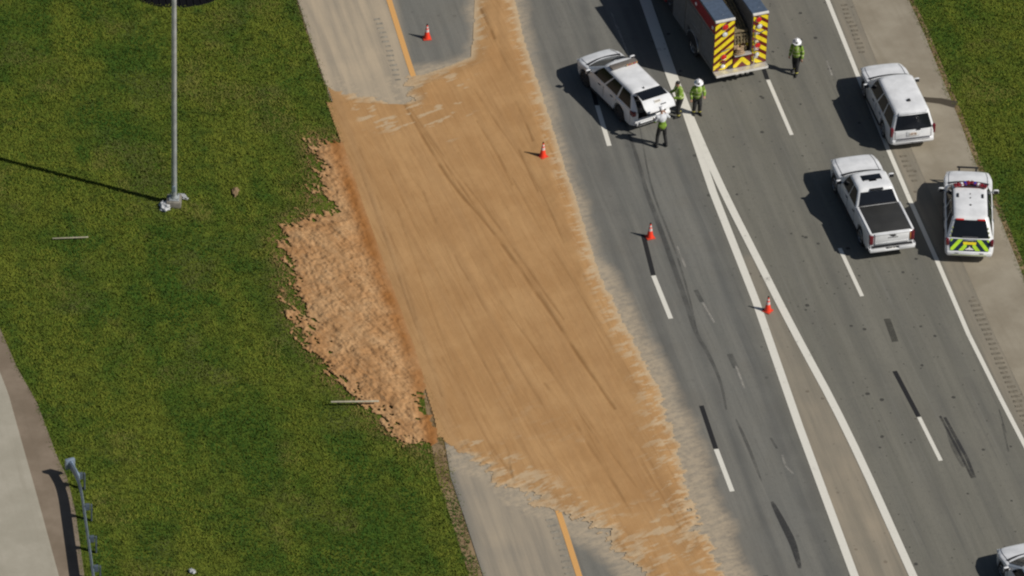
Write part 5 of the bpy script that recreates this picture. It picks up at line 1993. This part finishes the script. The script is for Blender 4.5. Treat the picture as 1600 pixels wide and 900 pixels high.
person('person in grey shirt, white cap and lime vest facing the open tailgate', ground(1033, 229), R(25), ((-0.19, 0.02), (0.19, -0.05)),
       (FORE, ((0.16, 0.05, -0.20), (0.08, 0.28, -0.10))), vest=True, headgear='cap', bend=0.03, height=1.98)

# ================================================================== traffic cones
def make_cone(label):
    root = thing('traffic_cone', label, 'traffic cone', (0, 0, 0), 0, 'traffic cones along the closed lanes')
    bm = bmesh.new()
    box(bm, (0, 0, 0.02), (0.37, 0.37, 0.04), 0.02)
    link('base', bm, ['cone_base'], root, 40)
    bm = bmesh.new()
    lathe(bm, [(0.150, 0.04), (0.140, 0.06), (0.030, 0.71), (0.022, 0.715)], 24)
    link('cone_body', bm, ['cone'], root, 40)
    for z0, z1 in ((0.37, 0.50), (0.56, 0.645)):
        bm = bmesh.new()
        f = lambda z: 0.140 + (0.030 - 0.140) * (z - 0.06) / 0.65 + 0.004
        lathe(bm, [(f(z0) - 0.01, z0), (f(z0), z0 + 0.001), (f(z1), z1 - 0.001), (f(z1) - 0.01, z1)], 24)
        link('reflective_collar', bm, ['cone_collar'], root, 40)
    bm = bmesh.new()
    lathe(bm, [(0.032, 0.712), (0.036, 0.72), (0.030, 0.755), (0.012, 0.77)], 16)
    link('cone_tip', bm, ['black_plastic'], root, 40)
    return root


CONES = [((667, 60), 'traffic cone on the clear asphalt beside the yellow line', 0.2),
         ((848, 246), 'traffic cone at the right edge of the sand', 0.7),
         ((1015.5, 371), 'traffic cone at the end of a black lane dash', 0.4),
         ((1199.5, 486), 'traffic cone between the two white gore lines', 1.0)]
proto = None
for (cx_, cy_), lab, rot in CONES:
    if proto is None:
        proto = c_ = make_cone(lab)
    else:
        c_ = copy_tree(proto)
        c_['label'] = lab
    p = px(cx_, cy_)
    c_.location = (p.x, p.y, 0.05 if lab.endswith('sand') else 0.003)
    c_.rotation_euler = (0, 0, rot)

# ================================================================== light pole
pb = px(272, 318)
pole = thing('light_pole', 'tall galvanised lighting pole on a concrete footing in the verge', 'light pole', (pb.x, pb.y, 0))
bm = bmesh.new()
box(bm, (0, 0, 0.10), (0.62, 0.62, 0.34), 0.03)
link('footing', bm, ['concrete_block'], pole, 40)
bm = bmesh.new()
box(bm, (0, 0, 0.295), (0.44, 0.44, 0.05), 0.01)
for sx_ in (-1, 1):
    for sy_ in (-1, 1):
        cyl(bm, (sx_ * 0.17, sy_ * 0.17, 0.30), (sx_ * 0.17, sy_ * 0.17, 0.42), 0.022, None, 8)
link('base_plate', bm, ['galv'], pole, 40)
bm = bmesh.new()
cyl(bm, (0, 0, 0.32), (0, 0, 30.0), 0.118, 0.07, 12)
cyl(bm, (0, 0, 0.32), (0, 0, 0.42), 0.17, 0.14, 12)
link('shaft', bm, ['galv'], pole, 40)
bm = bmesh.new()
box(bm, (0, -0.135, 0.85), (0.14, 0.03, 0.30), 0.01)
link('hand_hole_cover', bm, ['rail_blue'], pole, 40)
bm = bmesh.new()
lathe(bm, [(0.10, 29.8), (0.22, 29.85), (0.22, 30.0), (0.08, 30.1)], 12)
for i in range(4):
    a = math.pi / 2 * i
    cyl(bm, (0, 0, 29.9), (math.cos(a) * 0.9, math.sin(a) * 0.9, 29.9), 0.035, None, 8)
link('lamp_ring', bm, ['galv'], pole, 40)
for i in range(4):
    a = math.pi / 2 * i
    bm = bmesh.new()
    box(bm, (math.cos(a) * 1.05, math.sin(a) * 1.05, 29.86), (0.5, 0.34, 0.2), 0.06, 0, Matrix.Rotation(a, 3, 'Z'))
    link('lamp_head', bm, ['grey_trim'], pole, 40)


def crumpled(name, label, cat, at, size, mat, seed, kind=None):
    """a torn, folded scrap"""
    p = px(*at)
    r = np.random.default_rng(seed)
    bm = bmesh.new()
    bmesh.ops.create_icosphere(bm, subdivisions=3, radius=1.0)
    for v in bm.verts:
        q = np.array(v.co)
        n = math.sin(q[0] * 5 + seed) * math.cos(q[1] * 6 + seed * 2) * 0.28 + math.sin(q[2] * 7 + q[0] * 4) * 0.18
        v.co = Vector((q[0] * size[0], q[1] * size[1], max(-0.1, q[2]) * size[2])) * (1 + n)
    o = link(name, bm, [mat], None, 25)
    o.location = (p.x, p.y, 0.05)
    o.rotation_euler = (0, 0, r.uniform(0, 3))
    return tag(o, label, cat)


crumpled('plastic_scrap', 'crumpled grey white plastic lying left of the light pole footing', 'litter', (258, 324), (0.22, 0.32, 0.14), 'plastic_white', 3)
crumpled('plastic_scrap', 'small white scrap lying right of the light pole footing', 'litter', (286, 309), (0.10, 0.28, 0.10), 'plastic_white', 8)
crumpled('paper_scrap', 'small white litter in the grass at the bottom edge near the guardrail', 'litter', (300, 894), (0.15, 0.10, 0.08), 'plastic_white', 5)
crumpled('rubble_lump', 'flat pale lump of earth in the grass right of the light pole', 'debris', (368, 301), (0.30, 0.13, 0.05), 'verge_dirt', 6)


def lath(label, a, b, w, z=0.10, z2=None):
    A, B = px(*a), px(*b)
    d = B - A
    bm = bmesh.new()
    box(bm, (0, 0, 0), (d.length, w, 0.04), 0.008)
    for v in bm.verts:
        v.co.z += 0.02 * math.sin(v.co.x * 2.0)
    box(bm, (d.length * 0.2, 0, 0.022), (d.length * 0.3, w * 0.6, 0.012), 0.0)
    o = link('wooden_stake', bm, ['lath'], None, 30)
    m = (A + B) / 2
    o.location = (m.x, m.y, z)
    o.rotation_euler = (0, 0, math.atan2(d.y, d.x))
    return tag(o, label, 'stake')


lath('pale wooden stake lying across the lower edge of the sand heap', (517, 634), (592, 634), 0.085, 0.22)
lath('thin pale stake lying in the grass left of the light pole', (82, 375), (138, 374), 0.045, 0.10)

# flat black oval with rim and bars at the upper edge of the verge
dp = px(280, -11)
oval = thing('dark_oval', 'flat dark oval with bars in the grass at the top edge behind the pole', 'oval', (dp.x, dp.y, 0), R(8))
bm = bmesh.new()
n = 28
ring = [[], [], [], []]
for i in range(n):
    a = 2 * math.pi * i / n
    for k, (rx, ry, z) in enumerate(((1.93, 1.08, -0.03), (1.92, 1.07, -0.006), (1.82, 0.99, -0.006), (1.80, 0.97, -0.02))):
        ring[k].append(bm.verts.new((rx * math.cos(a), ry * math.sin(a), z)))
for k in range(3):
    for i in range(n):
        bm.faces.new((ring[k][i], ring[k][(i + 1) % n], ring[k + 1][(i + 1) % n], ring[k + 1][i]))
link('rim', bm, ['black_plastic'], oval, 40)
bm = bmesh.new()
fv = [bm.verts.new((1.82 * math.cos(2 * math.pi * i / n), 0.985 * math.sin(2 * math.pi * i / n), -0.012)) for i in range(n)]
bm.faces.new(fv)
for i in range(-5, 6):
    w_ = 0.94 * math.sqrt(max(0.02, 1 - (i * 0.30 / 1.82) ** 2))
    box(bm, (i * 0.30, 0, 0.006), (0.05, 2 * w_, 0.03), 0.006)
link('oval_bars', bm, ['black_plastic'], oval, 40)

# ================================================================== guardrail
rail_pts = smooth_line(P((111, 748), (120, 763), (127, 783), (134, 832), (146, 917), (165, 1060), (190, 1240)), 2)
gx0 = rail_pts[0]
guard = thing('guardrail', 'galvanised guardrail starting beside the gravel shoulder at lower left', 'guardrail', tuple(gx0))
loc_pts = [p - gx0 for p in resample(rail_pts, 0.35)]
prof = [(0.0, 0.92), (0.05, 0.86), (0.055, 0.78), (0.0, 0.74), (-0.02, 0.705), (0.0, 0.67), (0.055, 0.63), (0.05, 0.55), (0.0, 0.48), (-0.012, 0.50), (0.03, 0.56), (0.035, 0.63), (-0.02, 0.665), (-0.04, 0.705), (-0.02, 0.745), (0.035, 0.78), (0.03, 0.81), (-0.012, 0.85)]
rings = []
for i, p in enumerate(loc_pts):
    d = (loc_pts[min(i + 1, len(loc_pts) - 1)] - loc_pts[max(0, i - 1)]).normalized()
    nrm = Vector((d.y, -d.x, 0))           # towards the near road
    rings.append([tuple(p + nrm * u + Vector((0, 0, z))) for u, z in prof])
bm = bmesh.new()
loft(bm, rings)
link('beam', bm, ['rail_blue'], guard, 40)
bm = bmesh.new()
d0 = (loc_pts[1] - loc_pts[0]).normalized()
ang = math.atan2(d0.y, d0.x)
box(bm, loc_pts[0] - d0 * 0.10 + Vector((0, 0, 0.70)), (0.16, 0.40, 0.48), 0.03, 0, Matrix.Rotation(ang, 3, 'Z'))
box(bm, loc_pts[0] + d0 * 0.45 + Vector((0, 0, 0.70)), (0.9, 0.12, 0.36), 0.03, 0, Matrix.Rotation(ang, 3, 'Z'))
link('end_terminal', bm, ['rail_blue'], guard, 40)
acc, last = 0.0, loc_pts[0]
nextp = 0.7
for i, p in enumerate(loc_pts[1:], 1):
    acc += (p - last).length
    last = p
    if acc >= nextp:
        nextp += 1.9
        d = (p - loc_pts[i - 1]).normalized()
        back = Vector((-d.y, d.x, 0))
        a = math.atan2(d.y, d.x)
        q = p + back * 0.30
        bm = bmesh.new()
        box(bm, q + Vector((0, 0, 0.40)), (0.12, 0.06, 0.80), 0.006, 0, Matrix.Rotation(a, 3, 'Z'))
        post = link('post', bm, ['dull_steel'], guard, 0)
        bm = bmesh.new()
        box(bm, p + back * 0.14 + Vector((0, 0, 0.70)), (0.11, 0.18, 0.30), 0.01, 0, Matrix.Rotation(a, 3, 'Z'))
        link('blockout', bm, ['dull_steel'], post, 0)
